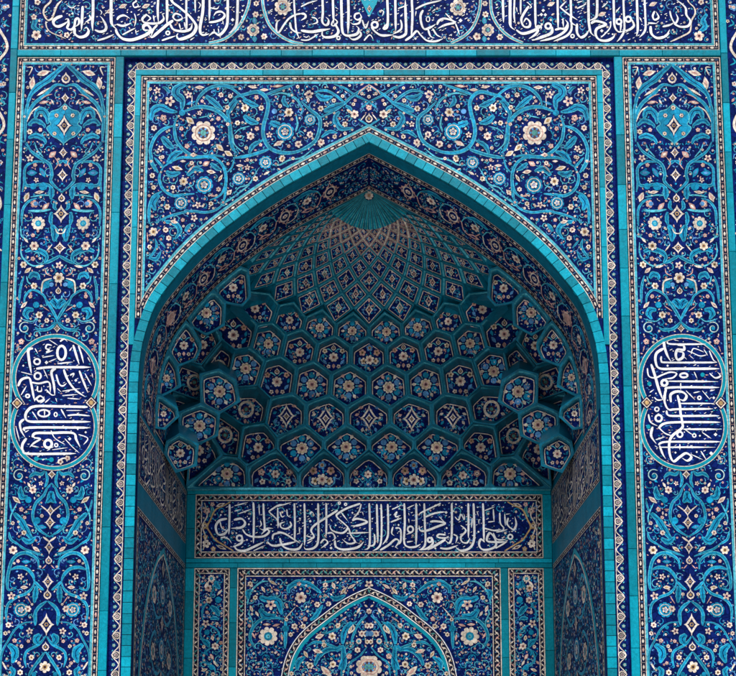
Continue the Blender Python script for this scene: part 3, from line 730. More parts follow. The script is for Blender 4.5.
def parse_letters(data, art, mats=(WHITE,), top=0.0, layer=6):
    for line in data.strip().split('\n'):
        head, body = line.split('|')
        ox, oy = map(float, head.split())
        for st in body.split(';'):
            w, pts = st.split(':')
            P = [tuple(map(float, p.split(','))) for p in pts.split()]
            cv = lambda x, y: (ox + x / 8, oy + y / 8)
            if w == '.':
                x, y, r = P[0]
                x, y = cv(x, y); r /= 8
                art.poly([(x - r, y), (x, y - r), (x + r, y), (x, y + r)], mats[0], layer); art.mark(x, y, r)
            elif w[0] == 'o':
                x, y, rx, ry = P[0]
                x, y = cv(x, y)
                art.ring(x, y, rx / 8, ry / 8, float(w[1:]) / 8, mats[0], layer, n=16); art.mark(x, y, max(rx, ry) / 8)
            else:
                q = [cv(*p) for p in P]
                if top and P[0][1] == 0 and oy == 0: q = [(q[0][0], q[0][1] - top)] + q
                p = crom(q, 6)
                S = plen(p)
                W = float(w) / 8
                ws = []
                for i, d in enumerate(S):
                    a, b = p[max(i - 1, 0)], p[min(i + 1, len(p) - 1)]
                    an = math.atan2(b[1] - a[1], b[0] - a[0])
                    nib = .66 + .46 * abs(math.sin(an - .72))        # reed pen held at a slant
                    t = d / (S[-1] or 1)
                    head_ = .60 + .40 * min(1, d / (1.1 * W + .01)) + .10 * max(0, 1 - abs(d - 1.5 * W) / (1.5 * W))
                    tail = .12 + .88 * min(1, (S[-1] - d) / (3.2 * W + .01)) ** .8
                    ws.append(W * nib * min(head_, tail) * 1.0)
                art.strip(p, ws, mats[0], layer)
                for (x, y), r in zip(p, ws): art.mark(x, y, r * .6)


def parse_ornament(data, art, axis=None, tol=16):
    """axis: x of the mirror line as a function of y (pieces on it are drawn once, centred)"""
    for line in data.strip().split('\n'):
        head, body = line.split('|')
        ox, oy = map(float, head.split())
        for it in body.split(';'):
            f = it.split()
            k = f[0]
            if k in 'TtckW':
                w = float(f[1]) / 8
                P = [(ox + float(p.split(',')[0]) / 8, oy + float(p.split(',')[1]) / 8) for p in f[2:]]
                if k == 'T': art.scroll(P, w * 1.12)
                elif k == 't': art.scroll(P, w * 1.1, PALE, None)
                elif k == 'c': art.scroll(P, w * 1.1, CREAM, None, layer=3)
                elif k == 'k': art.scroll(P, w * 1.1, PINK, None, layer=3)
                else: art.sweep(P, w * .86)
                continue
            if k == 'A':
                P = [(ox + float(p.split(',')[0]) / 8, oy + float(p.split(',')[1]) / 8) for p in f[1:]]
                pc = [(min(x, axis(y) - .02), y) for x, y in crom(P, 5)]
                ax = [(axis(y), y) for x, y in pc]
                art.poly(pc + [(ax[-1][0], ax[-1][1]), (ax[0][0], ax[0][1])], AZUR, 1)
                art.strip(pc, [1.0] * len(pc), PALE, 3)
                for x, y in pc:
                    for t in range(8): art.mark(x + (axis(y) - x) * t / 7, y, 1)
                continue
            a = list(map(float, f[1].split(',')))
            x, y = ox + a[0] / 8, oy + a[1] / 8
            one = False
            if axis and abs(x - axis(y)) * 8 < tol:
                x = axis(y); one = True
            r = a[2] / 8
            if k in 'FPS': r *= .76
            if k == 'F': art.flower(x, y, r, CREAM, PINK if random.random() < .5 else OCHRE, WINE, 6, one=one, star=.2)
            elif k == 'P': art.flower(x, y, r, PINK, CREAM, WINE, 5, one=one, star=.18)
            elif k == 'B': art.flower(x, y, r, CREAM, AZUR, PALE, 9, one=one, star=.14)
            elif k == 'S': art.flower(x, y, r, CREAM, PINK, NAVY, 5, one=one, star=.36)
            elif k == 'G': art.rosette(x, y, r, one=one)
            elif k == 'M': art.palmette(x, y, r, one=one)
            elif k == 'D': art.diamond(x, y, a[2] / 8, a[3] / 8, one=one)
            elif k == 'O': art.onion(x, y, r, one=one)
            elif k in 'lLm':
                art.leaf(x, y, math.radians(a[2]), a[3] / 8 * .95, a[4] / 8 * .82, {'l': AZUR, 'L': CREAM, 'm': PINK}[k],
                         {'l': SKY, 'L': OCHRE if random.random() < .4 else PINK, 'm': CREAM}[k] if a[4] > 26 else None, 3, one=one)
            elif k == 'd': art.disc(x, y, r, AZUR, 3, 9, one=one); art.mark(x, y, r)
            elif k == 'e': art.disc(x, y, r, SKY, 6, 9, one=one); art.mark(x, y, r)
            elif k == 'R':
                sp = [(x + r * (1.05 - .062 * i) * math.cos(-.9 - i * .62), y + r * (1.05 - .062 * i) * math.sin(-.9 - i * .62)) for i in range(14)]
                art.scroll(sp, 1.3, PALE, None, .5, 3); art.scroll(sp, .6, CREAM, None, .5, 4)
                art.disc(x, y, r * .34, AZUR, 2, 10); art.leaf(x + r * .3, y + r * .9, .6, r * .7, r * .36, AZUR, None, 3); art.mark(x, y, r * 1.1)
ZS = 6.50
ZLOW = 2.30
U = 0.0128
ZTOPR = Zof(57.6)            # top of the recessed frame
ZF0, ZF1 = Zof(50.0), Zof(-42)


def bricks(sol, x0, x1, z0, z1, yf, t, along='x', step=.45, mat=TURQ, gap=.005):
    a0, a1 = (x0, x1) if along == 'x' else (z0, z1)
    d = a0
    while d < a1 - 1e-6:
        e = d + step * random.uniform(.6, 1.35)
        if a1 - e < step * .4: e = a1
        j = random.uniform(-.002, .002)
        if along == 'x': sol.box(d + gap / 2, e - gap / 2, yf + j, yf + t, z0 + gap / 2, z1 - gap / 2, mat, .004)
        else: sol.box(x0 + gap / 2, x1 - gap / 2, yf + j, yf + t, d + gap / 2, e - gap / 2, mat, .004)
        d = e


# ------------------------------------------------------------------ arch profile (half width, height) on the inner frame
ARCH_PX = [(231.3, 400), (230, 374), (226, 343), (213, 305), (193.5, 278), (173, 254.5), (148, 232), (113, 206), (79, 184.3), (38, 162.5), (0, 143)]
pro = [(XJ, ZS), (XJ, ZS + .3)]
for hw, y in ARCH_PX:
    X, Z = R(axis_x(y) - hw, y, YR)
    if Z > ZS + .45: pro.append((min(-X, XJ - .002 * (Z - ZS)), Z))
half = crom([(-x, z) for x, z in pro], 5)
ZAP = half[-1][1]
half = [(-XJ, ZS)] + [p for p in half[1:]]
ARCH = half + [(-x, z) for x, z in half[-2::-1]]       # left spring -> apex -> right spring


def a_of(Z):
    if Z <= ZS: return XJ
    for (x0, z0), (x1, z1) in zip(half, half[1:]):
        if z0 <= Z <= z1 and z1 > z0:
            return -(x0 + (x1 - x0) * (Z - z0) / (z1 - z0))
    return 0.0


# ------------------------------------------------------------------ ground
g = Solid(); g.face([(-90, -120, 0), (90, -120, 0), (90, 60, 0), (-90, 60, 0)], PAVING)
tag(g.build('ground'), kind='structure')

# ------------------------------------------------------------------ masonry behind the tiles
wall = Solid()
for sx in (-1, 1):
    wall.box(*sorted((sx * 7.5, sx * 3.275)), .05, 5.0, 0, 13, BRICK)
    wall.box(*sorted((sx * 3.275, sx * 3.03)), .15, 4.6, 0, ZS, BRICK)
wall.box(-3.275, 3.275, .05, 5.0, ZTOPR, 13, BRICK)
wall.box(-3.275, 3.275, 4.6, 5.0, 0, ZTOPR, BRICK)
wall.box(-3.03, 3.03, YB + .09, 4.6, 0, ZS, BRICK)
wall.box(-7.5, 7.5, .0, .05, 0, ZLOW - .02, BRICK)
for (x0, z0), (x1, z1) in zip(ARCH, ARCH[1:]):
    wall.hexa([(x0, .15, z0 + .03), (x1, .15, z1 + .03), (x1, .15, ZTOPR), (x0, .15, ZTOPR),
               (x0, .4, z0 + .03), (x1, .4, z1 + .03), (x1, .4, ZTOPR), (x0, .4, ZTOPR)], BRICK)
for sx in (-1, 1):
    wall.box(*sorted((sx * 3.275, sx * 2.99)), .15, .4, ZS, ZTOPR, BRICK)
tag(wall.build('portal_wall'), 'massive masonry wall of the portal that carries all of the tilework', 'wall')

# ------------------------------------------------------------------ plain turquoise bands on the front
s = Solid(); s.box(-4.705, 4.705, .012, .05, Zof(56.6), Zof(50.4), JOINT)
bricks(s, -4.705, 4.705, Zof(56.6), Zof(50.4), -.022, .04, 'x', .62)
tag(s.build('glazed_tile_bar'), 'long horizontal bar of plain turquoise tiles under the top inscription', 'tile band')
for sx in (-1, 1):
    x0, x1 = sorted((sx * 3.277, sx * 3.388))
    s = Solid(); s.box(x0, x1, .012, .05, ZLOW, Zof(56.8), JOINT)
    bricks(s, x0, x1, ZLOW, Zof(56.8), -.012, .03, 'z', .8)
    tag(s.build('glazed_tile_bar'), 'plain turquoise upright between the %s tall floral panel and the lotus border' % ('left' if sx < 0 else 'right'), 'tile band', 'upright turquoise bars')
    x0, x1 = sorted((sx * 4.708, sx * 4.80))
    s = Solid(); s.box(x0, x1, .012, .05, ZLOW, 12.6, JOINT)
    bricks(s, x0, x1, ZLOW, 12.6, -.018, .036, 'z', .9)
    tag(s.build('glazed_tile_bar'), 'plain turquoise upright at the %s edge beside the cream meander strip' % ('far left' if sx < 0 else 'far right'), 'tile band', 'upright turquoise bars')

# ------------------------------------------------------------------ outermost meander strips
for sx in (-1, 1):
    t = thing('meander_strip', 'dark blue strip with a looping cream meander at the %s edge' % ('left' if sx < 0 else 'right'), 'tile strip', (sx * 5.15, 0, ZLOW), 'meander strips')
    s = Solid(); s.box(*sorted((sx * 4.802, sx * 5.6)), 0, .05, ZLOW, 12.6, NAVY); s.build('field', t)
    m = m_xz(0) if sx > 0 else mirror(m_xz(0))
    a = Art([m], U); ml = Art([m], U)
    z = ZLOW
    i = 0
    pts = []
    while z < 12.4:
        sg = 1 if i % 2 else -1
        q = .0 if sg < 0 else .17
        pts += [(5.0, z), (4.94 + q * .6, z + .07), (4.855 + q * 1.7, z + .20), (4.865 + q * 1.6, z + .32), (4.95 + q * .3, z + .47)]
        a.flower(5.0 + .09 * (-sg), z + .26, .055, SKY, CREAM, PINK, 5)
        a.scroll([(4.83, z - .02), (4.90, z + .02), (4.87, z + .08)], .02, TURQ, None)
        a.flower(4.875 + (.25 if sg < 0 else 0), z + .27, .034, CREAM, PINK, WINE, 5)
        z += .56; i += 1
    ml.scroll(pts, .036, CREAM, None, .9, 4)
    a.occ |= ml.occ
    ml.build('meander', t)
    a.fill(lambda x, z: 4.82 < x < 5.55, (4.82, ZLOW, 5.55, 12.4), 1500, 1.0, 2.6)
    a.build('arabesque', t)

# ------------------------------------------------------------------ top inscription frieze
t = thing('inscription_frieze', 'top frieze of white script on dark blue in three long cartouches', 'inscription', (0, 0, ZF0))
s = Solid(); s.box(-4.70, 4.70, 0, .05, ZF0, ZF1, NAVY); s.build('field', t)
a = Art([m_xz(0)], U)
zb = ZF0 + .033
path = [(-4.662, ZF1 - .1), (-4.662, zb), (4.662, zb), (4.662, ZF1 - .1)]
bead_border(a, path, .066, U)
a.band([(-4.612, ZF1 - .1), (-4.612, zb + .05), (4.612, zb + .05), (4.612, ZF1 - .1)], .03, PALE, 1)
a.build('bead_border', t)
fr = Art([m_px(0)])
for dat in (FRIEZE_A, FRIEZE_B, FRIEZE_C):
    b = Art([m_px(0)]); parse_letters(dat, b, top=16)
    bx = {0: (44, 244), 1: (266, 474), 2: (494, 692)}[(FRIEZE_A, FRIEZE_B, FRIEZE_C).index(dat)]
    b.marks(lambda x, y: y < 40 - 14 * max(0, 1 - min(x - bx[0], bx[1] - x) / 22), (bx[0], -12, bx[1], 40), 420, WHITE)
    b.build('lettering', t)
    fr.occ |= b.occ
for ln in FRIEZE_CORNER.strip().split('\n'):
    cz = Art([m_px(0)]); parse_letters(ln, cz, (CREAM,), top=16); fr.occ |= cz.occ
    cz.build('corner_scroll', t)
for arc in ([(248, -16), (248.5, 0), (246, 10), (240, 23), (231, 34), (221, 40), (208, 43)],
            [(261, -16), (261.5, 0), (263, 10), (268, 24), (277, 34), (289, 41), (302, 44)],
            [(479.5, -16), (479.5, 0), (478, 12), (472, 27), (462, 37), (450, 43)],
            [(489, -16), (489.5, 0), (491, 14), (498, 27), (509, 37), (522, 43)]):
    ca = Art([m_px(0)]); ca.scroll(arc, 3.0, PALE, CREAM, .9, 4); ca.build('cartouche_outline', t); fr.occ |= ca.occ
for mx in (254.7, 484.4):
    for dx, y, r, k in ((-2.5, 30, 6.4, 'G'), (-14.5, 37, 3.2, 'P'), (8.5, 36.5, 3.2, 'P'), (0, 14.4, 3.2, 'P'), (.5, 3.5, 2.8, 'P'), (0, -8, 5, 'P')):
        if k == 'G': fr.rosette(mx + dx * (1 if mx < 369 else -1), y, r)
        else: fr.flower(mx + dx * (1 if mx < 369 else -1), y, r, CREAM, PINK, WINE)
    fr.leaf(mx - 1, 21, 1.4, 9, 5, TURQ, SKY); fr.leaf(mx - 1, 39, 1.5, 7, 5, TURQ, SKY)
for x, y, r in ((281.7, 6.9, 8.4), (457, 7.5, 8.4)): fr.rosette(x, y, r)
fr.poly([(357, -6), (368.3, 17.5), (380, -6)], TURQ, 2); fr.diamond(368.3, 8.8, 2.6, 4.2); fr.mark(368, 8, 6)
for x, y, r in ((35.5, 35, 5), (698, 36, 5.2), (33, 17, 3), (36.5, 2, 3.2), (700, 2, 3), (476, 36.5, 4), (66, 35, 3)): fr.flower(x, y, r, CREAM, PINK, WINE, 5)
for P in ([(30, 14), (34, 20), (33, 27), (40, 31)], [(706, 14), (702, 20), (704, 27), (696, 33)]): fr.sweep(P, 4.2)
for x, y in ((122, 6), (145, 6), (550, 4), (601, 14), (652, 4), (109, 11)): fr.leaf(x, y, -.4, 9, 4.4, CREAM, PINK)
fr.fill(lambda x, y: 28 < x < 710 and y < 41.5, (28, -18, 710, 41.5), 2200, .9, 2.1, (SKY, SKY, TURQ, TURQ, TURQ, PALE, PINK, CREAM), .25)
fr.build('arabesque', t)

# ------------------------------------------------------------------ tall floral panels left and right
XP, HP = 4.048, .652
AXP = lambda y: axis_x(y) - XP / (R(axis_x(y) + 1, y)[0])
ztp = Zof(57.3)
for sx in (-1, 1):
    side = 'left' if sx < 0 else 'right'
    t = thing('floral_tile_panel', 'tall floral tile panel on the %s with a figure-eight medallion of vertical white script' % side, 'tile panel', (sx * XP, 0, ZLOW), 'tall floral panels')
    s = Solid(); s.box(sx * XP - HP, sx * XP + HP, 0, .05, ZLOW, ztp, NAVY); s.build('field', t)
    a = Art([m_xz(0)], U)
    h = HP - .036
    path = [(sx * XP - h, ZLOW), (sx * XP - h, ztp - .036), (sx * XP + h, ztp - .036), (sx * XP + h, ZLOW)]
    bead_border(a, path, .070, U)
    h = HP - .088
    path = [(sx * XP - h, ZLOW), (sx * XP - h, ztp - .088), (sx * XP + h, ztp - .088), (sx * XP + h, ZLOW)]
    a.band(path, .03, PALE, 1)
    a.build('bead_border', t)
    m0 = m_px(0) if sx < 0 else mirror(m_px(0))
    random.seed(5 if sx < 0 else 6)
    a = Art([m0, mirror(m0, sx * XP)])
    parse_ornament(PILASTER, a, AXP)
    xl = lambda y: axis_x(y) - (XP + HP - .105) / R(axis_x(y) + 1, y)[0]

    def ins(x, y):
        if x < xl(y) + 1 or x > AXP(y) - .6 or y < 64: return False
        return min(math.hypot(x - 56.1, y - 378.4), math.hypot(x - 54.6, y - 426.6)) > 44.5
    a.fill(ins, (2, 64, 66, 700), 2600, .85, 2.1, None, .18)
    a.build('arabesque', t)
    # medallion
    md = Art([m0])
    an = math.asin(24.1 / 42)
    out = [(56.1 + 42 * math.cos(-an + PI / 2 - PI / 2 + q), 378.4 + 42 * math.sin(q)) for q in [an - (PI + 2 * an) * i / 40 for i in range(41)]]
    out = [(56.1 + 42 * math.cos(q), 378.4 + 42 * math.sin(q)) for q in [an - (PI + 2 * an) * i / 40 for i in range(41)]]
    out += [(54.6 + 42 * math.cos(q), 426.6 + 42 * math.sin(q)) for q in [PI + an - (PI + 2 * an) * i / 40 for i in range(41)]]
    md.disc(56.1, 378.4, 42, NAVY, 6, 40); md.disc(54.6, 426.6, 42, NAVY, 6, 40)
    md.band(out, 4.6, CREAM, 8, True); md.band(out, 3.1, TURQ, 9, True)
    for x, y in ((17.6, 403.5), (91.6, 403)):
        md.poly([(x - 7, y), (x, y - 7), (x + 7, y), (x, y + 7)], NAVY, 10); md.poly([(x - 5.4, y), (x, y - 5.6), (x + 5.4, y), (x, y + 5.6)], CREAM, 11)
        md.poly([(x - 4, y), (x, y - 4.2), (x + 4, y), (x, y + 4.2)], WINE, 12); md.disc(x, y, 2.3, OCHRE, 13, 7)
    mo = md.build('medallion', t)
    lt = Art([m_px(0)])
    parse_letters(MED_LEFT if sx < 0 else MED_RIGHT, lt, layer=9)
    _c = ((56.1, 378.4), (54.6, 426.6)) if sx < 0 else ((682.2, 378.4), (684.0, 426.6))
    lt.marks(lambda x, y: min(math.hypot(x - c[0], y - c[1]) for c in _c) < 37, (_c[0][0] - 38, 340, _c[0][0] + 38, 464), 220, WHITE, 9, .8, 1.5)
    lt2 = Art([m_px(0)])
    lt2.occ = lt.occ
    if sx < 0:
        cc = ((56.1, 378.4), (54.6, 426.6))
        lt2.scroll([(37, 459), (45, 459.5), (52, 460)], 1.4, TURQ, None, 1, 9); lt2.disc(37, 459, 2.4, TURQ, 10); lt2.disc(52, 460, 2.4, TURQ, 10)
        for x, y, r in ((61, 462, 3), (68, 458.5, 2.8)): lt2.flower(x, y, r, CREAM, PINK, WINE, 5, 10)
    else:
        cc = ((682.2, 378.4), (684.0, 426.6))
        for x, y in ((702.5, 375), (649.3, 384), (648.5, 427)): lt2.disc(x, y, 2.2, TURQ, 10)

    def ins2(x, y): return min(math.hypot(x - c[0], y - c[1]) for c in cc) < 38.5
    for _ in range(700):
        x, y = random.uniform(cc[0][0] - 40, cc[0][0] + 40), random.uniform(338, 466)
        r = random.uniform(.7, 1.5)
        if ins2(x, y) and lt2.free(x, y, r + .5):
            lt2.leaf(x, y, random.uniform(-.5, .5), r * 2.6, r * .9, random.choice((SKY, TURQ, SKY, PINK)), layer=8); lt2.mark(x, y, r)
    lo = lt.build('lettering', mo); lt2.build('scattered_leaves', mo)

# ------------------------------------------------------------------ stepped navy reveal + lotus border
t = thing('lotus_border', 'border of cream lotus buds on navy framing the arch on three sides', 'tile border', (0, YR, ZLOW))
s = Solid()
for sx in (-1, 1):
    s.box(*sorted((sx * 3.275, sx * 3.115)), YR, .15, ZLOW, ZTOPR, NAVY)
    s.box(*sorted((sx * 3.2765, sx * 3.2715)), .0, YR - .002, ZLOW, ZTOPR - .006, NAVY)
s.box(-3.115, 3.115, YR, .15, ZTOPR - .26, ZTOPR, NAVY)
s.box(-3.27, 3.27, .0, YR - .002, ZTOPR - .006, ZTOPR - .001, NAVY)
s.build('field', t)
a = Art([m_xz(YR)], U)
zt = Zof(65.6, YR)
random.seed(3)
lotus_border(a, [(-3.187, ZLOW), (-3.187, zt), (3.187, zt), (3.187, ZLOW)], .118, U)
a.build('lotus_chain', t)

# inner turquoise frame
t = thing('turquoise_frame', 'plain turquoise tile frame around the spandrels just inside the lotus border', 'tile frame', (0, YR, ZS))
zq0, zq1 = Zof(75.6, YR), Zof(69.9, YR)
s = Solid()
bricks(s, -3.128, 3.128, zq0, zq1, YR - .014, .03, 'x', .55); s.build('head_course', t)
for sx in (-1, 1):
    s = Solid(); bricks(s, *sorted((sx * 3.128, sx * 3.052)), Zof(345, YR), zq0, YR - .014, .03, 'z', .8); s.build('upright_course', t)

# ------------------------------------------------------------------ spandrel panel
t = thing('spandrel_panel', 'floral tile spandrel with turquoise scrolls above the pointed arch', 'tile panel', (0, YR, ZAP))
s = Solid()
for (x0, z0), (x1, z1) in zip(ARCH, ARCH[1:]):
    s.hexa([(x0, YR, z0 + .02), (x1, YR, z1 + .02), (x1, YR, zq1), (x0, YR, zq1), (x0, .15, z0 + .02), (x1, .15, z1 + .02), (x1, .15, zq1), (x0, .15, zq1)], NAVY)
for sx in (-1, 1):
    s.box(*sorted((sx * 3.11, sx * 2.985)), YR, .15, ZLOW, zq1, NAVY)
s.build('field', t)
a = Art([m_xz(YR)], U)
zt = Zof(78.7, YR)
bead_border(a, [(-3.010, Zof(318, YR)), (-3.010, zt), (3.010, zt), (3.010, Zof(318, YR))], .072, U)
z2 = Zof(82.6, YR)
a.band([(-2.955, Zof(300, YR)), (-2.955, z2), (2.955, z2), (2.955, Zof(300, YR))], .028, PALE, 1)
AB = .116
arc = offset_path(ARCH, AB + .047)
arcs = [p for p in arc if p[1] > Zof(316, YR)]
bead_border(a, arcs, .072, U, layer=5)
arc2 = [p for p in offset_path(ARCH, AB + .102) if p[1] > Zof(296, YR)]
a.band(arc2, .036, PALE, 3)
a.build('bead_border', t)
m0 = m_px(YR)
random.seed(8)
a = Art([m0, mirror(m0)])
parse_ornament(SPANDREL, a, axis_x, 10)
lim = offset_path(ARCH, AB + .125)


def zlim(X):
    for (x0, z0), (x1, z1) in zip(lim, lim[1:]):
        if x0 <= X <= x1 and x1 > x0: return z0 + (z1 - z0) * (X - x0) / (x1 - x0)
    return 99


def ins(x, y):
    X, Z = R(x, y, YR)
    return -2.93 < X < -.01 and Z < z2 - .02 and Z > zlim(X) + .015


a.fill(ins, (146, 84, 369, 320), 5000, .85, 2.2, None, .18)
ao = a.build('arabesque', t)

# ------------------------------------------------------------------ turquoise arch band
t = thing('arch_band', 'pointed arch edged with single course of turquoise glazed bricks', 'arch', (0, YR, ZLOW))
for sgn, nm in ((-1, 'left'), (1, 'right')):
    s = Solid()
    pth = [(-XJ, ZLOW)] + half
    if sgn > 0: pth = [(-x, z) for x, z in pth][::-1]
    tile_row(s, pth, AB, .045, YR + .015, .137, TURQ, .009)
    s.build('brick_course', t)
s = Solid()
(xa, za), (xb, zb_) = half[-2], half[-1]
l = math.hypot(xb - xa, zb_ - za); nx, nz = -(zb_ - za) / l, (xb - xa) / l
mit = AB / nz
q = [(0, zb_), (nx * AB, zb_ + nz * AB), (0, zb_ + mit), (-nx * AB, zb_ + nz * AB)]
s.hexa([(x, YR + .012, z) for x, z in q] + [(x, YR - .028, z) for x, z in q], TURQ)
s.build('keystone', t)
# mortar bed behind the bricks
s = Solid()
bed_o = offset_path([(-XJ, ZLOW)] + ARCH + [(XJ, ZLOW)], AB - .004)
bed_i = offset_path([(-XJ, ZLOW)] + ARCH + [(XJ, ZLOW)], .004)
for i in range(len(bed_o) - 1):
    p, q, r, w = bed_i[i], bed_i[i + 1], bed_o[i + 1], bed_o[i]
    s.hexa([(x, YR + .03, z) for x, z in (p, q, r, w)] + [(x, YR - .018, z) for x, z in (p, q, r, w)], JOINT)
s.build('mortar_bed', t)

# ------------------------------------------------------------------ soffit (intrados) band
t = thing('arch_soffit', 'shaded floral band lining the underside of the pointed arch', 'arch soffit', (0, .6, ZS))
SA = plen(ARCH)
APX = SA[len(half) - 1]


def m_soffit(sx, y, h):
    (x, z), (tx, tz) = at_len(ARCH, SA, sx)
    return (x + tz * h, y, z - tx * h)


SS = [SA[-1] * i / 120 for i in range(121)]
SS = sorted(set(SA) | set(SS))


def sheet(a, y0, y1, mat, layer):
    h = a._h(layer)
    b = len(a.v)
    for q in SS:
        a.v.append(m_soffit(q, y0, h)); a.v.append(m_soffit(q, y1, h))
    for i in range(len(SS) - 1):
        a.f.append((b + 2 * i, b + 2 * i + 1, b + 2 * i + 3, b + 2 * i + 2)); a.m.append(mat)


def sline(y, n=90): return [(SA[-1] * i / n, y) for i in range(n + 1)]


a = Art([m_soffit], U)
sheet(a, YR - .005, Y1 + .02, JOINT, 0)
sheet(a, YR + .01, .255, SHADE_TEAL, 1)
sheet(a, .345, .985, NAVY, 1)
sheet(a, 1.07, Y1 + .015, SHADE_TEAL, 1)
a.build('lining', t)
a = Art([m_soffit], U)
bead_border(a, sline(.30), .085, U, layer=1)
bead_border(a, sline(1.03), .085, U, layer=1)
a.build('bead_border', t)
random.seed(21)
a = Art([m_soffit, lambda sx, y, h: m_soffit(2 * APX - sx, y, h)], U)
x = APX
k = 0
x -= .62
while x > .1:
    if k % 2 == 0:
        a.ogee(x, .66, .15, .23, PINK, 2); a.ogee(x, .66, .125, .195, NAVY, 3); a.ring(x, .66, .075, .105, .02, CREAM, 4); a.flower(x, .66, .045, CREAM, PINK, WINE, 6, 5); a.mark(x, .66, .17)
        for q in range(8): a.disc(x + .10 * math.cos(q * PI / 4 + .39), .66 + .14 * math.sin(q * PI / 4 + .39), .018, PINK, 4, 6)
    else:
        a.flower(x, .60, .075, CREAM, PINK, WINE, 7); a.leaf(x, .82, .3, .22, .09, PINK, NAVY); a.sweep([(x - .2, .45), (x, .42), (x + .16, .5)], .07)
    a.scroll([(x - .45, .66), (x - .34, .48), (x - .2, .5), (x - .14, .66)], .018, PALE, None, .8, 2)
    a.scroll([(x - .45, .66), (x - .34, .84), (x - .2, .82), (x - .14, .66)], .020, CREAM if k % 2 else PINK, None, .8, 2)
    x -= .36; k += 1
a.fill(lambda s_, y: .38 < y < .95 and s_ < APX - .02, (0, .38, APX, .95), 2500, 1.1, 3.2, (CREAM, PINK, OCHRE, TURQ, TURQ, SKY, CREAM), .25)
a.build('arabesque', t)

# ------------------------------------------------------------------ side walls of the niche
ZI0, ZI1 = 5.57, 6.45
for sx in (-1, 1):
    side = 'left' if sx < 0 else 'right'
    t = thing('niche_side_wall', '%s side wall of the niche in shade with slanting script band over floral tiles' % side, 'side wall', (sx * XJ, 1.8, ZLOW), 'niche side walls')
    m = (lambda y, z, h, sx=sx: (sx * (XJ - h), y, z))
    s = Solid(); s.box(*sorted((sx * XJ, sx * 3.03)), .15, YB, ZLOW, ZS + .05, SHADE_TEAL)
    s.box(*sorted((sx * (XJ + .004), sx * 3.03)), Y1 - .02, YB + .08, ZS + .05, ZS + 1.3, SHADE_TEAL)
    s.build('plain_tiles', t)
    a = Art([m], U)
    a.poly([(.17, ZI0), (3.50, ZI0), (3.50, ZI1), (.17, ZI1)], NAVY, 0)
    a.poly([(.17, ZLOW), (3.50, ZLOW), (3.50, 5.24), (.17, 5.24)], NAVY, 0)
    a.build('field', t)
    a = Art([m], U)
    bead_border(a, [(.21, ZI0 + .045), (3.46, ZI0 + .045), (3.46, ZI1 - .045), (.21, ZI1 - .045)], .08, U, True, layer=1)
    bead_border(a, [(.21, ZLOW), (.21, 5.195), (3.46, 5.195), (3.46, ZLOW)], .08, U, layer=1)
    a.build('bead_border', t)
    random.seed(41)
    a = Art([lambda y, z, h, sx=sx: (sx * (XJ + .004 - h), y, z)], U * 1.3)
    a.poly([(Y1 + .03, ZS + .07), (YB - .05, ZS + .07), (YB - .05, ZS + 1.25), (Y1 + .03, ZS + 1.25)], NAVY, 0)
    a.band([(Y1 + .03, ZS + .10), (YB, ZS + .10)], .02, CREAM, 2)
    for q in range(5):
        a.flower(Y1 + .35 + q * .45, ZS + .38 + .3 * (q % 2), .11, CREAM, PINK, WINE, 7); a.sweep([(Y1 + .2 + q * .45, ZS + .2), (Y1 + .4 + q * .45, ZS + .7), (Y1 + .25 + q * .45, ZS + 1.1)], .1)
    a.fill(lambda y, z: Y1 + .06 < y < YB - .1 and z > ZS + .13, (Y1, ZS, YB, ZS + 1.22), 1500, 1.0, 2.8, (CREAM, PINK, AZUR, AZUR, SKY, CREAM), .22)
    a.build('upper_arabesque', t)
    mm = (lambda x, y, h, sx=sx: (sx * (XJ - h), (.30 + (x - 214) / 310 * 3.08) if sx < 0 else (3.38 - (x - 214) / 310 * 3.08), 6.36 - (y - 502) / 49 * .70))
    a = Art([mm]); parse_letters(BACK, a, (CREAM,))
    a.fill(lambda x, y: True, (214, 503, 524, 550), 700, .8, 1.9, (SKY, TURQ, PINK, TURQ), .3)
    a.build('lettering', t)
    random.seed(31 + sx)
    a = Art([m], U * 1.5)
    for w, mt, o in ((.075, TURQ, 0), (.028, CREAM, .07)):
        P = [(.42 + o, 2.3), (.5 + o, 3.3), (.85 + o, 4.2), (1.35 + o * .6, 4.75), (1.83, 5.06 - o)]
        P = crom(P, 6); P = P + [(3.66 - p[0], p[1]) for p in P[-2::-1]]
        a.strip(P, [w] * len(P), mt, 3)
        for p in P: a.mark(p[0], p[1], w / 2)
    for zc in (4.4, 3.6, 2.8):
        a.palmette(1.83, zc, .18); a.diamond(1.83, zc + .38, .10, .14)
        for q in (-.55, .55): a.rosette(1.83 + q, zc - .1, .13)
        for q in (-1, 1): a.scroll([(1.83, zc - .3), (1.83 + q * .4, zc - .38), (1.83 + q * .75, zc - .05), (1.83 + q * .45, zc + .2), (1.83 + q * .3, zc + .02)], .05)
    a.fill(lambda y, z: .28 < y < 3.4 and z < 5.13, (.28, ZLOW, 3.4, 5.13), 4500, 1.0, 3.0, (CREAM, PINK, TURQ, TURQ, SKY, CREAM, OCHRE), .22)
    a.build('arabesque', t)

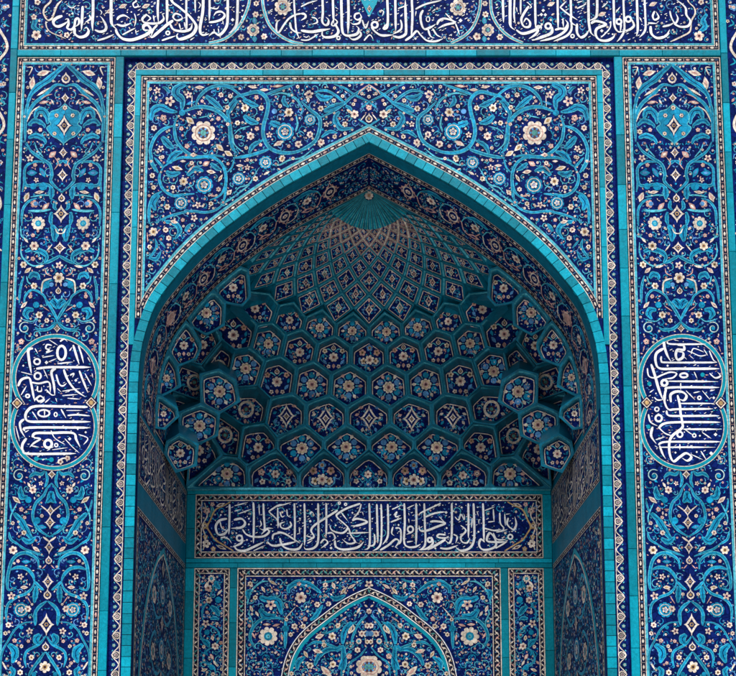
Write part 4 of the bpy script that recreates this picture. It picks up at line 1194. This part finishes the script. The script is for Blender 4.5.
# ------------------------------------------------------------------ back wall
YF = YB
s = Solid()
ZB1 = ZS + .02
t = thing('niche_back_wall', 'back wall of the niche faced with plain turquoise tile bands', 'back wall', (0, YB, ZLOW))
s.box(-3.03, 3.03, YB + .03, YB + .09, ZLOW, ZB1, JOINT); s.build('backing', t)
pz = lambda y: Zof(y, YB)
px_ = lambda d: d / FPX * (D + YB) / (cth - (PPY - 560) / FPX * sth)
s = Solid()
for y0, y1, st in ((494.5, 488.6, .6), (568.0, 563.2, .75), (563.0, 558.6, .9)):
    bricks(s, -2.98, 2.98, pz(y0), pz(y1), YB - .004, .034, 'x', st)
for sg in (-1, 1):
    for d0, d1 in ((174.5, 186), (131.3, 138.8)):
        x0, x1 = sorted((sg * px_(d0), sg * min(px_(d1), 2.984)))
        bricks(s, x0, x1, ZLOW, pz(568.2), YB - .002, .032, 'z', .7)
    x0, x1 = sorted((sg * px_(174.5), sg * 2.984))
    bricks(s, x0, x1, pz(558.4), pz(494.7), YB - .002, .032, 'z', .5)
s.build('tile_courses', t)
s = Solid(); bricks(s, -2.98, 2.98, pz(491.0), pz(488.4), YB - .05, .05, 'x', 1.1, PALE)
s.build('ledge', t)

# inscription
t = thing('inscription_frieze', 'long inscription panel of white script on navy directly beneath the honeycomb vault', 'inscription', (0, YB, pz(558)))
X0 = px_(174.3)
s = Solid(); s.box(-X0, X0, YB - .012, YB + .03, pz(558.4), pz(494.8), NAVY); s.build('field', t)
a = Art([m_xz(YB - .012)], U * 1.25)
hw = px_(6.6)
mosaic_border(a, [(-X0 + hw / 2, pz(558.4) + hw / 2), (X0 - hw / 2, pz(558.4) + hw / 2), (X0 - hw / 2, pz(494.8) - hw / 2), (-X0 + hw / 2, pz(494.8) - hw / 2)], hw, U * 1.25, True)
a.build('mosaic_border', t)
a = Art([m_px(YB - .012)]); parse_letters(BACK, a); a.marks(lambda x, y: True, (218, 503, 518, 549), 450, WHITE, 6, .7, 1.2); a.build('lettering', t)
b = Art([m_px(YB - .012), mirror(m_px(YB - .012))]); b.occ = a.occ
CR = [[(231, 502), (224, 506), (216, 510), (211, 520), (208, 527), (211, 533), (216, 540), (224, 545), (234, 551)], [(205, 503), (208, 515), (203, 526), (206, 537), (204, 550)]]
b.scroll(CR[0], 1.5, OCHRE, None, .8, 4); b.scroll(CR[1], 1.3, CREAM, None, .8, 4)
for x, y, r, c in ((207.5, 511, 3.6, PINK), (205.5, 526, 3.8, OCHRE), (207, 544, 4.2, CREAM), (214, 549, 2.6, OCHRE), (213, 504.5, 2.4, PINK), (206, 537, 2.6, OCHRE)): b.flower(x, y, r, c, CREAM, WINE, 5)
b.leaf(221, 505, -.35, 10, 3.4, CREAM, WINE); b.leaf(222, 547.5, .4, 11, 3.4, CREAM, WINE); b.sweep([(212, 506), (213, 511), (210, 517)], 2.6, SEA)
b.fill(lambda x, y: 502 < y < 552 and x < 368, (203, 502, 368, 552), 700, .6, 1.2, (SKY, SKY, TURQ, SKY, PALE), .3)
b.build('arabesque', t)

# arched niche panel
t = thing('arched_niche_panel', 'floral panel with a pointed arch outline at the centre of the back wall', 'tile panel', (0, YB, ZLOW))
X0 = px_(131.2)
s = Solid(); s.box(-X0, X0, YB - .010, YB + .03, ZLOW, pz(568.4), NAVY); s.build('field', t)
hw = px_(8.6)
a = Art([m_xz(YB - .010)], U * 1.25)
mosaic_border(a, [(-X0 + hw / 2, ZLOW), (-X0 + hw / 2, pz(568.4) - hw / 2), (X0 - hw / 2, pz(568.4) - hw / 2), (X0 - hw / 2, ZLOW)], hw, U * 1.25)
a.build('mosaic_border', t)
m0 = m_px(YB - .010)
NA = [(86.5, 690), (81, 662), (73, 645), (62, 632), (46, 619), (28, 605.5), (13, 597), (0, 591.5)]
napx = [(axis_x(y) - hw_, y) for hw_, y in NA]
na = crom(napx, 5)
arcp = [R(x, y, YB) for x, y in na]
arcp = arcp + [(-x, z) for x, z in arcp[-2::-1]]
a = Art([m_xz(YB - .010)], U * 1.25)
mosaic_border(a, arcp, px_(7.2), U * 1.25, layer=8, line=WHITE)
ins_ = offset_path(arcp, -px_(5.4))
a.band(ins_, px_(3.2), TURQ, 1)
a.build('arch_outline', t)
random.seed(9)
a = Art([m0, mirror(m0)])
for p in na + offset_path(na, 5) + offset_path(na, -5): a.mark(p[0], p[1], 2.5)
parse_ornament(NICHE, a, axis_x, 14)
a.fill(lambda x, y: 247 < x < 368 and y > 579, (247, 579, 368, 700), 3500, .8, 2.1, None, .18)
a.build('arabesque', t)

# slim floral panels beside it
for sx in (-1, 1):
    t = thing('slim_floral_panel', 'slim upright floral panel %s of the arched panel on the back wall' % ('left' if sx < 0 else 'right'), 'tile panel', (sx * px_(156.6), YB, ZLOW), 'slim floral panels')
    c = sx * px_(156.6); h = px_(17.6)
    s = Solid(); s.box(c - h, c + h, YB - .010, YB + .03, ZLOW, pz(568.6), NAVY); s.build('field', t)
    a = Art([m_xz(YB - .010)], U * 1.25)
    hw = px_(5.6); h -= hw / 2
    mosaic_border(a, [(c - h, ZLOW), (c - h, pz(568.6) - hw / 2), (c + h, pz(568.6) - hw / 2), (c + h, ZLOW)], hw, U * 1.25)
    a.build('mosaic_border', t)
    m0 = m_px(YB - .010)
    if sx > 0: m0 = mirror(m0)
    a = Art([m0]); parse_ornament(SIDEPANEL, a)
    a.fill(lambda x, y: 201 < x < 223.5 and y > 575.5, (201, 575, 224, 690), 1200, .9, 2.2, None, .22)
    a.build('arabesque', t)
# ------------------------------------------------------------------ honeycomb (muqarnas) vault
BDEP = YB - Y1


def expo(Z):
    u = max(0.0, min(1.0, (Z - ZS) / 1.1))
    return 9.0 + (2.25 - 9.0) * (u ** .55)


def Fv(p):
    a = max(a_of(p.z), 1e-4)
    b = max(BDEP * (a / XJ) ** .92, 1e-4)
    n = expo(p.z)
    return (abs(p.x) / a) ** n + (max(p.y - Y1, 0) / b) ** n - 1


ORI = Vector((0, -D, ZE))


def lift(x, y):
    r = ray(x, y)
    k0 = (D + Y1) / r.y
    k = k0
    if Fv(ORI + r * k) > 0: return ORI + r * (k0 + .005)
    lo = k
    while k < k0 + 5:
        k += .06
        if (ORI + r * k).z >= ZAP or Fv(ORI + r * k) > 0: break
        lo = k
    hi = k
    for _ in range(22):
        mid = (lo + hi) / 2
        p = ORI + r * mid
        if p.z >= ZAP or Fv(p) > 0: hi = mid
        else: lo = mid
    return ORI + r * lo


def snormal(x, y):
    a, b, c, d = lift(x - 3, y), lift(x + 3, y), lift(x, y - 3), lift(x, y + 3)
    n = (b - a).cross(d - c)
    if n.length < 1e-9: return Vector((0, -1, 0))
    n.normalize()
    if n.dot(ray(x, y)) > 0: n = -n
    return n


HOOD = []
for x, z in half:
    HOOD.append(proj((x, Y1, z)))
ybot = 489.2
left_edge = [proj((-XJ, Y1 + (YB - Y1) * i / 4, ZS)) for i in range(4, 0, -1)]
left_poly = [(axis_x(ybot), ybot), (left_edge[0][0], ybot)] + HOOD
# full convex-ish outline
right_poly = [(2 * axis_x(y) - x, y) for x, y in HOOD[-2::-1]]
HOODP = [(left_edge[0][0], ybot)] + HOOD + right_poly + [(2 * axis_x(ybot) - left_edge[0][0], ybot)]


def clip_hood(poly):
    q = HOODP
    if area(q) < 0: q = q[::-1]
    for i in range(len(q)):
        a, b = q[i], q[(i + 1) % len(q)]
        l = math.hypot(b[0] - a[0], b[1] - a[1])
        if l < 1e-6: continue
        poly = clip_half(poly, a, (-(b[1] - a[1]) / l, (b[0] - a[0]) / l))
        if len(poly) < 3: return []
    return poly


# cells: x, y, how far it hangs forward (m), motif, depth of the recess (m)
CELLS = [(368.5, 471.5, 0, 3, .17), (326, 471.5, 0, 1, .17), (272, 472, 0, 3, .18), (224, 474, 0, 0, .2),
         (347.5, 446, .08, 0, .20), (301, 445, .08, 0, .22), (254, 442, .05, 5, .26),
         (368.5, 416, .09, 2, .20), (326, 416, .09, 2, .20), (287, 415, .08, 2, .22), (249, 407, -.02, 4, .28),
         (349.5, 383.5, .08, 0, .15), (313, 381, .08, 0, .15), (279, 376, .08, 5, .17), (246, 366, .10, 0, .12),
         (368.5, 354, .06, 1, .12), (333.5, 353, .06, 5, .12), (300, 346, .06, 5, .13), (269, 339, .06, 0, .11),
         (352, 327, .04, 0, .08), (320.5, 324, .04, 0, .08), (290, 316, .04, 5, .08), (264, 307, .04, 5, .08),
         (240, 331, -.05, 5, .16), (218, 360, -.10, 4, .16), (203, 348, -.05, 5, .12), (191, 380, -.06, 4, .14), (180, 412, -.06, 5, .12), (205, 452, -.1, 5, .18), (228, 438, -.1, 4, .2),
         (219, 392, .0, 0, .10), (197, 421, .0, 0, .10), (183, 450, .0, 5, .08),
         (235, 283, .0, 5, .09), (208, 311, .0, 5, .09), (185, 342, .0, 5, .09), (170, 372, .0, 5, .09), (164, 408, .0, 5, .08)]
NCH = 8
# the overhanging tiers: outline, how far it hangs forward, motif
CHAIN = [([(222, 260), (249, 270), (251, 297), (243, 306), (226, 303), (212, 288)], .06, 5),
         ([(186, 278), (212, 288), (226, 303), (225, 325), (207, 335), (193, 327), (180, 304)], .06, 0),
         ([(158, 310), (180, 304), (193, 327), (202, 336), (202, 348), (197, 359), (179, 366), (167, 348)], .06, 5),
         ([(143, 345), (167, 348), (179, 366), (182, 386), (163, 396), (148, 385)], .06, 0),
         ([(138, 385), (148, 385), (163, 396), (177, 400), (180, 416), (166, 429), (148, 426)], .06, 5),
         ([(201, 374), (220, 369), (237, 380), (241, 401), (221, 413), (202, 403)], .10, 0),
         ([(180, 412), (202, 403), (221, 413), (219, 435), (200, 444), (181, 433)], .10, 0),
         ([(168, 441), (181, 433), (200, 444), (198, 465), (177, 472), (165, 457)], .10, 5)]
LC = (369.0, 192.0)
LR = [117, 101.5, 87.5, 74.5, 64, 54.5, 46.5, 39.5, 33.5]
LR0 = 134
LD = math.radians(15)
LE = lambda th: 1 + .24 * math.sin(th) ** 2


def lpos(r, th):
    q = min(abs(th), 1.2)
    th = math.copysign(q - .155 * q ** 3 + max(0, abs(th) - 1.2) * .36, th)
    return (LC[0] + r * LE(th) * math.sin(th), LC[1] + r * LE(th) * math.cos(th))


cells = []
for x, y, p, k, d in CELLS:
    cells.append((x, y, p, k, d, False))
    if abs(x - 368.5) > 2: cells.append((2 * axis_x(y) - x, y, p, k, d, True))
block = []
for i in (0, 1):
    for k in range(-6, 7):
        th = (k + (.5 if i % 2 else 0)) * LD
        if abs(th) < 1.4: block.append(lpos(LR[i], th))

HANG = Vector((0, -math.cos(.42), -math.sin(.42)))


def cell_mapper(c0, n, dirv, pmat):
    """photo drawing -> slanted floor of the cell"""
    def f(x, y, h):
        r = ray(x, y)
        k = (c0 - ORI).dot(n) / r.dot(n)
        q = ORI + r * k + pmat + n * h
        return tuple(q)
    return f


def motif(a, kind, x, y, r, poly):
    if kind == 0:
        n = 6
        for i in range(n):
            t = i * 2 * PI / n + PI / 6
            bx, by = x + r * .60 * math.cos(t), y + r * .60 * math.sin(t)
            a.disc(bx, by, r * .20, (AZUR, SKY)[i % 2], 2, 7)
            t2 = t + PI / n
            bx, by = x + r * .76 * math.cos(t2), y + r * .76 * math.sin(t2)
            a.leaf(bx, by, t2, r * .32, r * .22, (CREAM, PINK)[i % 2], layer=3)
            a.scroll([(x + r * .3 * math.cos(t2), y + r * .3 * math.sin(t2)), (bx, by)], r * .07, PALE, None, .8, 1)
        a.flower(x, y, r * .38, CREAM, PINK, WINE, 8, 4, star=.16)
        a.ring(x, y, r * .24, r * .24, r * .05, OCHRE, 8, n=10)
    elif kind == 1:
        for i in range(5):
            t = -PI / 2 + (i - 2) * 1.15
            bx, by = x + r * .55 * math.cos(t), y + r * .55 * math.sin(t)
            a.flower(bx, by, r * .24, (CREAM, PINK, SKY, PINK, CREAM)[i], OCHRE, WINE, 5, 4)
            a.scroll([(x, y + r * .3), (x + .2 * r * math.cos(t + .5), y), (bx, by)], r * .08, AZUR, None, .6, 1)
        a.flower(x, y + r * .28, r * .34, CREAM, PINK, WINE, 7, 5)
        for sg in (-1, 1): a.sweep([(x + sg * r * .15, y + r * .62), (x + sg * r * .55, y + r * .5), (x + sg * r * .72, y + r * .12)], r * .24, SKY, None)
    elif kind == 2:
        a.ogee(x, y, r * .56, r * .80, CREAM, 3); a.ogee(x, y, r * .40, r * .60, NAVY, 4)
        a.diamond(x, y + r * .02, r * .24, r * .30, layer=6)
        for sg in (-1, 1):
            for u, v in ((.72, -.2), (.66, .35), (.48, -.62), (.40, .72)): a.leaf(x + sg * r * u, y + r * v, sg * (v + .6), r * .3, r * .18, random.choice((CREAM, PINK, SKY, AZUR)), layer=3)
    elif kind == 3:
        a.ogee(x, y, r * .52, r * .62, AZUR, 3); a.ogee(x, y, r * .36, r * .45, NAVY, 4); a.flower(x, y, r * .24, CREAM, PINK, WINE, 6, 5)
        for sg in (-1, 1):
            a.flower(x + sg * r * .78, y - r * .1, r * .2, PINK, CREAM, WINE, 5, 4); a.flower(x + sg * r * .72, y + r * .42, r * .17, CREAM, PINK, WINE, 5, 4)
            a.leaf(x + sg * r * 1.05, y + r * .35, sg * .9, r * .36, r * .2, SKY, layer=3)
            a.scroll([(x + sg * r * .4, y + r * .3), (x + sg * r * .75, y + r * .2), (x + sg * r * .9, y - r * .3)], r * .06, PALE, None, .7, 1)
    elif kind == 4:
        a.ring(x, y, r * .42, r * .46, r * .15, CREAM, 3, n=14); a.disc(x, y, r * .2, WINE, 3); a.disc(x, y, r * .11, SEA, 4)
        for i in range(5):
            t = i * 2 * PI / 5 + .4
            a.leaf(x + r * .74 * math.cos(t), y + r * .74 * math.sin(t), t, r * .3, r * .2, (CREAM, PINK, AZUR)[i % 3], layer=3)
    elif kind == 6:
        a.ogee(x, y, r * .40, r * .62, CREAM, 3); a.ogee(x, y, r * .26, r * .42, (NAVY, SEA, WINE)[int(x * 7) % 3], 4); a.disc(x, y, r * .13, PINK, 5, 6)
        for sg in (-1, 1):
            a.leaf(x + sg * r * .58, y, 0, r * .36, r * .22, (SKY, AZUR)[int(y) % 2], layer=3)
            a.leaf(x, y + sg * r * .86, 1.57, r * .36, r * .2, (PINK, CREAM)[int(y) % 2], layer=3)
    else:
        a.flower(x, y + r * .08, r * .34, CREAM, PINK, WINE, 7, 5, star=.18)
        a.onion(x, y - r * .58, r * .2)
        a.leaf(x, y + r * .72, 1.57, r * .34, r * .24, PINK, layer=3)
        for sg in (-1, 1):
            a.leaf(x + sg * r * .62, y + r * .42, sg * -.9, r * .46, r * .22, AZUR if int(x) % 2 else SKY, layer=3); a.leaf(x + sg * r * .74, y + r * .02, sg * -1.3, r * .36, r * .18, AZUR, layer=3)
            a.flower(x + sg * r * .36, y + r * .74, r * .15, CREAM, PINK, WINE, 5, 4)
            a.flower(x + sg * r * .62, y - r * .36, r * .19, (PINK, CREAM)[int(y) % 2], OCHRE, WINE, 5, 4)
            a.scroll([(x + sg * r * .1, y - r * .3), (x + sg * r * .35, y - r * .5), (x + sg * r * .6, y - r * .4)], r * .08, PALE, None, .7, 1)
    mx = [p[0] for p in poly]; my = [p[1] for p in poly]

    def inp(u, v):
        s_ = None
        for (x0, y0), (x1, y1) in zip(poly, poly[1:] + poly[:1]):
            c = (x1 - x0) * (v - y0) - (y1 - y0) * (u - x0)
            if s_ is None: s_ = c > 0
            elif (c > 0) != s_: return False
        return True
    a.fill(inp, (min(mx), min(my), max(mx), max(my)), 60, .55, 1.5, (CREAM, PINK, SKY, AZUR, AZUR, OCHRE), .2)


def make_cell(name, parent, P, cx, cy, p, kind, depth, ribs, flat=.5, tilt=.22, rimmat=SHADE_TEAL, back=.26, planar=False, rnd=0.0, pw=.5):
    """P: outline of the cell in the drawing; builds a projecting frame with a sunk tile panel"""
    w1, w2, w3 = ribs
    P1, P2, P3 = inset(P, w1), inset(P, w2), inset(P, w3)
    if not P3 or len(P3) < 3 or abs(area(P3)) < 6: return None
    if area(P) < 0: P = P[::-1]
    n0 = snormal(cx, cy)
    fr_ = Vector((0, -1, 0))
    n = (n0 * flat + fr_ * (1 - flat)); n.normalize()
    n.z -= tilt; n.normalize()
    dirv = Vector((-n.x, -n.y, 0)); dirv.normalize()
    off = HANG * p

    lf = lift
    if planar:
        npl = (n0 * pw + fr_ * (1 - pw) + Vector((0, 0, -.15))); npl.normalize()
        cc0 = lift(cx, cy)
        if pw < .4:      # keep the whole front of the cell inside the vault
            cc0 = min((lift(*v) for v in P), key=lambda q: q.y)
            cc0 = ORI + ray(cx, cy) * ((cc0.y + D + .04) / ray(cx, cy).y)

        def lf(u, v):
            r = ray(u, v)
            return ORI + r * ((cc0 - ORI).dot(npl) / r.dot(npl))

    def surf(q, inn=0.0): return lf(*q) + off + dirv * inn
    # keep the floor behind the rim everywhere
    c0 = lf(cx, cy)
    need = 0.0
    for q in P3:
        r = ray(*q); k = (c0 - ORI).dot(n) / r.dot(n)
        fl = ORI + r * k
        ds = (lf(*q) - fl).dot(dirv)
        need = max(need, ds)
    push = min(need, .35) + depth
    pm = off + dirv * push
    mp = cell_mapper(c0, n, dirv, pm)
    edge = PALE if rimmat == SHADE_TEAL else rimmat
    s = Solid()

    def loft(A, fa, B, fb, mat):
        # connect two closed outlines with different vertex counts through nearest points on B
        L = len(A)
        for i in range(L):
            a0, a1 = A[i], A[(i + 1) % L]
            s.face([fa(a0), fa(a1), fb(B(a1)), fb(B(a0))], mat)

    def shrink(d):
        I = inset(P, d)
        if rnd: I = chaikin(chaikin(I, rnd), rnd)
        # radial projection on the inset outline
        def g(q):
            best = None
            for i in range(len(I)):
                a, b = I[i], I[(i + 1) % len(I)]
                vx, vy = q[0] - cx, q[1] - cy
                ex, ey = b[0] - a[0], b[1] - a[1]
                den = vx * ey - vy * ex
                if abs(den) < 1e-9: continue
                t = ((a[0] - cx) * ey - (a[1] - cy) * ex) / den
                u = ((a[0] - cx) * vy - (a[1] - cy) * vx) / den
                if t > 0 and -1e-6 <= u <= 1 + 1e-6 and (best is None or t < best): best = t
            best = 1 if best is None else min(best, 1)
            return (cx + (q[0] - cx) * best, cy + (q[1] - cy) * best)
        return g
    # finer outline with softened corners
    Q = chaikin(P, .13)
    idn = lambda q: q
    g1, g2, g3 = shrink(w1), shrink(w2), shrink(w3)
    Pd = [(p0[0] + (p1[0] - p0[0]) * j / 4, p0[1] + (p1[1] - p0[1]) * j / 4) for p0, p1 in zip(P, P[1:] + P[:1]) for j in range(4)] if rnd else P
    for i in range(len(P)):      # outer walls
        a0, a1 = P[i], P[(i + 1) % len(P)]
        if planar:
            up = Vector((0, 0, .66 * (back + p)))
            s.face([surf(a0), surf(a1), surf(a1, .05) + up * .03, surf(a0, .05) + up * .03], rimmat)
            s.face([surf(a0, .05) + up * .03, surf(a1, .05) + up * .03, surf(a1, back + p) + up, surf(a0, back + p) + up], rimmat)
        else: s.face([surf(a0), surf(a1), surf(a1, back + p), surf(a0, back + p)], rimmat)
    for i in range(len(Pd)):
        a0, a1 = Pd[i], Pd[(i + 1) % len(Pd)]
        s.face([surf(a0), surf(a1), surf(g1(a1)), surf(g1(a0))], rimmat)
        s.face([surf(g1(a0)), surf(g1(a1)), surf(g2(a1), .03), surf(g2(a0), .03)], edge)
        s.face([surf(g2(a0), .035), surf(g2(a1), .035), surf(g3(a1), .040), surf(g3(a0), .040)], rimmat)
        s.face([surf(g3(a0), .040), surf(g3(a1), .040), mp(*g3(a1), 0), mp(*g3(a0), 0)], rimmat)
    o = s.build(name, parent)
    FL = [g3(q) for q in Pd]
    FLc = FL if rnd else chaikin(FL, .05)
    a = Art([mp], 1.0, .8)
    a.poly(FL, NAVY, 0, h=.0006)
    r = math.sqrt(abs(area(FL)) / PI)
    lw = max(.45, min(.9, r * .07))
    IN = inset(FLc, lw * 1.3)
    if IN:
        a.band(IN, lw, CREAM if rimmat != CREAM else PINK, 2, True)
        ax = sum(q[0] for q in IN) / len(IN); ay = sum(q[1] for q in IN) / len(IN)
        IN2 = inset(IN, lw * 1.6)
        if IN2 and r > 4.2:
            pj = proj(mp(ax, ay, 0)); dy = max(0, min(pj[1] - ay, r * .7)); dx = max(-r * .4, min(r * .4, pj[0] - ax))
            motif(a, kind, ax - dx * .5, ay - dy * .5, (r - .35 * dy) * 1.02, IN2)
        elif IN2 and kind == 6:
            motif(a, 6, ax, ay, r, IN2)
        elif IN2:
            a.flower(ax, ay, r * .42, CREAM, PINK, WINE, 5, 3)
            for i in range(4):
                t = i * PI / 2 + PI / 4 * 0
                a.leaf(ax + r * .62 * math.cos(t), ay + r * .85 * math.sin(t), t, r * .4, r * .24, (SKY, CREAM)[i % 2], layer=2)
    a.build('tile_panel', o)
    return o


random.seed(77)
vault = thing('muqarnas_vault', 'shadowy honeycomb vault of turquoise-ribbed hexagonal cells filling the arch', 'vault', (0, Y1, ZS))
# smooth shell behind the cells
sh = Solid()
NZ, NA_ = 34, 40
rows = []
for i in range(NZ + 1):
    t_ = i / NZ
    Z = ZS - .0 + (ZAP - ZS - .004) * (1 - (1 - t_) ** 1.25)
    e_ = .05 + .55 * max(0.0, min(1.0, (9.15 - Z) / .7)); a_ = a_of(Z) + e_; b_ = BDEP * (max(a_ - e_, 1e-3) / XJ) ** .92 + e_
    n_ = expo(Z)
    row = []
    for j in range(NA_ + 1):
        th = PI * j / NA_
        c, q = math.cos(th), math.sin(th)
        row.append((-a_ * math.copysign(abs(c) ** (2 / n_), c), Y1 + b_ * abs(q) ** (2 / n_), Z))
    rows.append(row)
for i in range(NZ):
    for j in range(NA_):
        sh.face([rows[i][j], rows[i][j + 1], rows[i + 1][j + 1], rows[i + 1][j]], SHADE_TEAL)
# flat closing strip in the corners under the shell
for j in range(NA_):
    p, q = rows[0][j], rows[0][j + 1]
    ex = lambda v: (math.copysign(3.02, v[0]) if abs(v[0]) > 2.2 else v[0], YB + .06, v[2] + .002)
    sh.face([p, q, ex(q), ex(p)], SHADE_TEAL)
sh.build('shell', vault)

seeds = [(c[0], c[1]) for c in cells]
CHS = {(round(c[0]), c[1]) for c in CELLS[-NCH:]}
for idx, (cx, cy, p, kind, d, mir) in enumerate(cells):
    if p == 0 and abs(cx - 369) > 125 and (round(cx if cx < 369 else 2 * axis_x(cy) - cx), cy) in CHS: continue
    P = [(100, 150), (640, 150), (640, 520), (100, 520)]
    for j, (sx_, sy_) in enumerate(seeds + block):
        if j == idx: continue
        ch_ = j < len(cells) and (round(sx_ if sx_ < 369 else 2 * axis_x(sy_) - sx_), sy_) in CHS
        k_ = .74 if ch_ else .5
        P = clip_half(P, (cx + (sx_ - cx) * k_, cy + (sy_ - cy) * k_), (cx - sx_, cy - sy_))
        if len(P) < 3: break
    if len(P) < 3: continue
    P = clip_hood(P)
    if len(P) < 3: continue
    P = inset(P, .12)
    if not P: continue
    sc_ = .85 if cy < 335 else 1.0
    sidec = abs(cx - 369) > 120
    make_cell('muqarnas_cell', vault, P, sum(q[0] for q in P) / len(P), sum(q[1] for q in P) / len(P), p, kind, d,
              (.95 * sc_, 1.4 * sc_, 2.0 * sc_), flat=.35 if sidec else .45, tilt=.25 if cy > 395 else .12, planar=sidec, back=.45 if sidec else .26, rnd=.12 if cy > 460 else .08 if cy > 400 else .04)

for P0, p, kind in CHAIN:
    for mir in (False, True):
        P = [(2 * axis_x(y) - x, y) for x, y in P0] if mir else list(P0)
        gx, gy = sum(q[0] for q in P) / len(P), sum(q[1] for q in P) / len(P)
        P = clip_hood([(gx + (x - gx) * 1.03, gy + (y - gy) * 1.03) for x, y in P])
        if len(P) < 3: continue
        P = inset(P, .1)
        if not P: continue
        cx, cy = sum(q[0] for q in P) / len(P), sum(q[1] for q in P) / len(P)
        make_cell('muqarnas_cell', vault, P, cx, cy, p, kind, .10, (1.7, 2.3, 3.1), flat=.22, tilt=.16, planar=True, back=.5, rnd=.08, pw=.25)

loz = thing('lozenge_dome', 'upper dome of teal-ribbed diamond cells between the hexagonal cells and the tan lattice', 'dome', (0, Y1, ZS + 2))
lat = thing('crown_lattice', 'ring of tiny tan-edged diamond cells fanning out just below the turquoise sunburst', 'lattice', (0, Y1, ZS + 3))
for i, r in enumerate(LR):
    ro = LR[i - 1] if i else LR0
    ri = LR[i + 1] if i + 1 < len(LR) else 30
    for k in range(-9, 10):
        th = (k + (.5 if i % 2 else 0)) * LD
        if abs(th) > 2.4: continue
        P = [lpos(ro, th), lpos(r, th + LD / 2), lpos(ri, th), lpos(r, th - LD / 2)]
        P = clip_hood(P)
        if len(P) < 3: continue
        P = inset(P, .08)
        if not P or abs(area(P)) < 14: continue
        w = .55 if i >= 5 else max(.62, r * .0125)
        cx, cy = sum(q[0] for q in P) / len(P), sum(q[1] for q in P) / len(P)
        make_cell('lozenge_cell', loz if i < 5 else lat, P, cx, cy, .015, 6, .035 if i < 4 else .012, (w * .5, w * .75, w * 1.1), flat=.95, tilt=0,
                  rimmat=CREAM if i >= 5 and abs(th) < 1.15 else SHADE_TEAL, back=.08)

# sunburst at the crown
t = thing('sunburst_tile', 'turquoise sunburst of fine rays at the crown of the vault with a small cream flower', 'tile ornament', (0, Y1, ZAP - .4))
s = Solid()
nr = 46
for i in range(nr):
    t0, t1 = -1.45 + 2.9 * i / nr, -1.45 + 2.9 * (i + 1) / nr
    ta = t0 + (t1 - t0) * .30
    for r0, r1 in ((2, 8), (8, 14), (14, 20), (20, 26), (26, 32), (32, 38.5)):
        for (u, v, mt, dz) in ((t0, ta, PALE if i % 2 else SEA, .012), (ta, t1, TURQ if i % 2 else SHADE_TEAL, 0)):
            P = [(369 + q * LE(th) * math.sin(th), 191 + q * math.cos(th)) for q, th in ((r0, u), (r1, u), (r1, v), (r0, v))]
            P = clip_hood(P)
            if len(P) < 3: continue
            s.face([tuple(lift(*q) + Vector((0, -.03 - dz, -.02))) for q in P], mt)
so = s.build('rays', t)
mpc = m_px(Y1 + .005)
a = Art([mpc], 1.0, .8)
a.flower(axis_x(195), 195.5, 4.4, CREAM, PINK, OCHRE, 9, 3, star=.12)
a.build('flower', t)
# ------------------------------------------------------------------ daylight
w = bpy.data.worlds.new('World'); scene.world = w; w.use_nodes = True
nt = w.node_tree
bg = nt.nodes['Background']
sky = nt.nodes.new('ShaderNodeTexSky'); sky.sky_type = 'NISHITA'; sky.sun_disc = False
SUN_EL, SUN_AZ = math.radians(47), math.radians(6)
sky.sun_elevation = SUN_EL
sky.sun_rotation = PI + SUN_AZ
nt.links.new(sky.outputs[0], bg.inputs[0]); bg.inputs[1].default_value = 0.09
ld = bpy.data.lights.new('sun', 'SUN'); ld.energy = 2.5; ld.angle = math.radians(40); ld.color = (1, .96, .90)
lo = bpy.data.objects.new('sun', ld); C.objects.link(lo)
dv = Vector((-math.sin(SUN_AZ) * math.cos(SUN_EL) * -1, math.cos(SUN_EL) * math.cos(SUN_AZ), -math.sin(SUN_EL)))
lo.rotation_euler = dv.to_track_quat('-Z', 'Y').to_euler(); lo.location = (0, -20, 20)

cd = bpy.data.cameras.new('camera'); cam = bpy.data.objects.new('camera', cd); C.objects.link(cam)
cam.location = (0, -D, ZE); cam.rotation_euler = (PI / 2 + TH, 0, 0)
cd.sensor_width = 36; cd.lens = 36 * FPX / W0
cd.shift_y = (PPY - H0 / 2) / W0
cd.shift_x = (W0 / 2 - PPX) / W0
cd.clip_end = 500; cd.clip_start = .1
scene.camera = cam
scene.view_settings.view_transform = 'Standard'
try: scene.view_settings.look = 'None'
except Exception: pass
scene.view_settings.exposure = 0.32; scene.view_settings.gamma = 1.0
scene.view_settings.use_curve_mapping = False
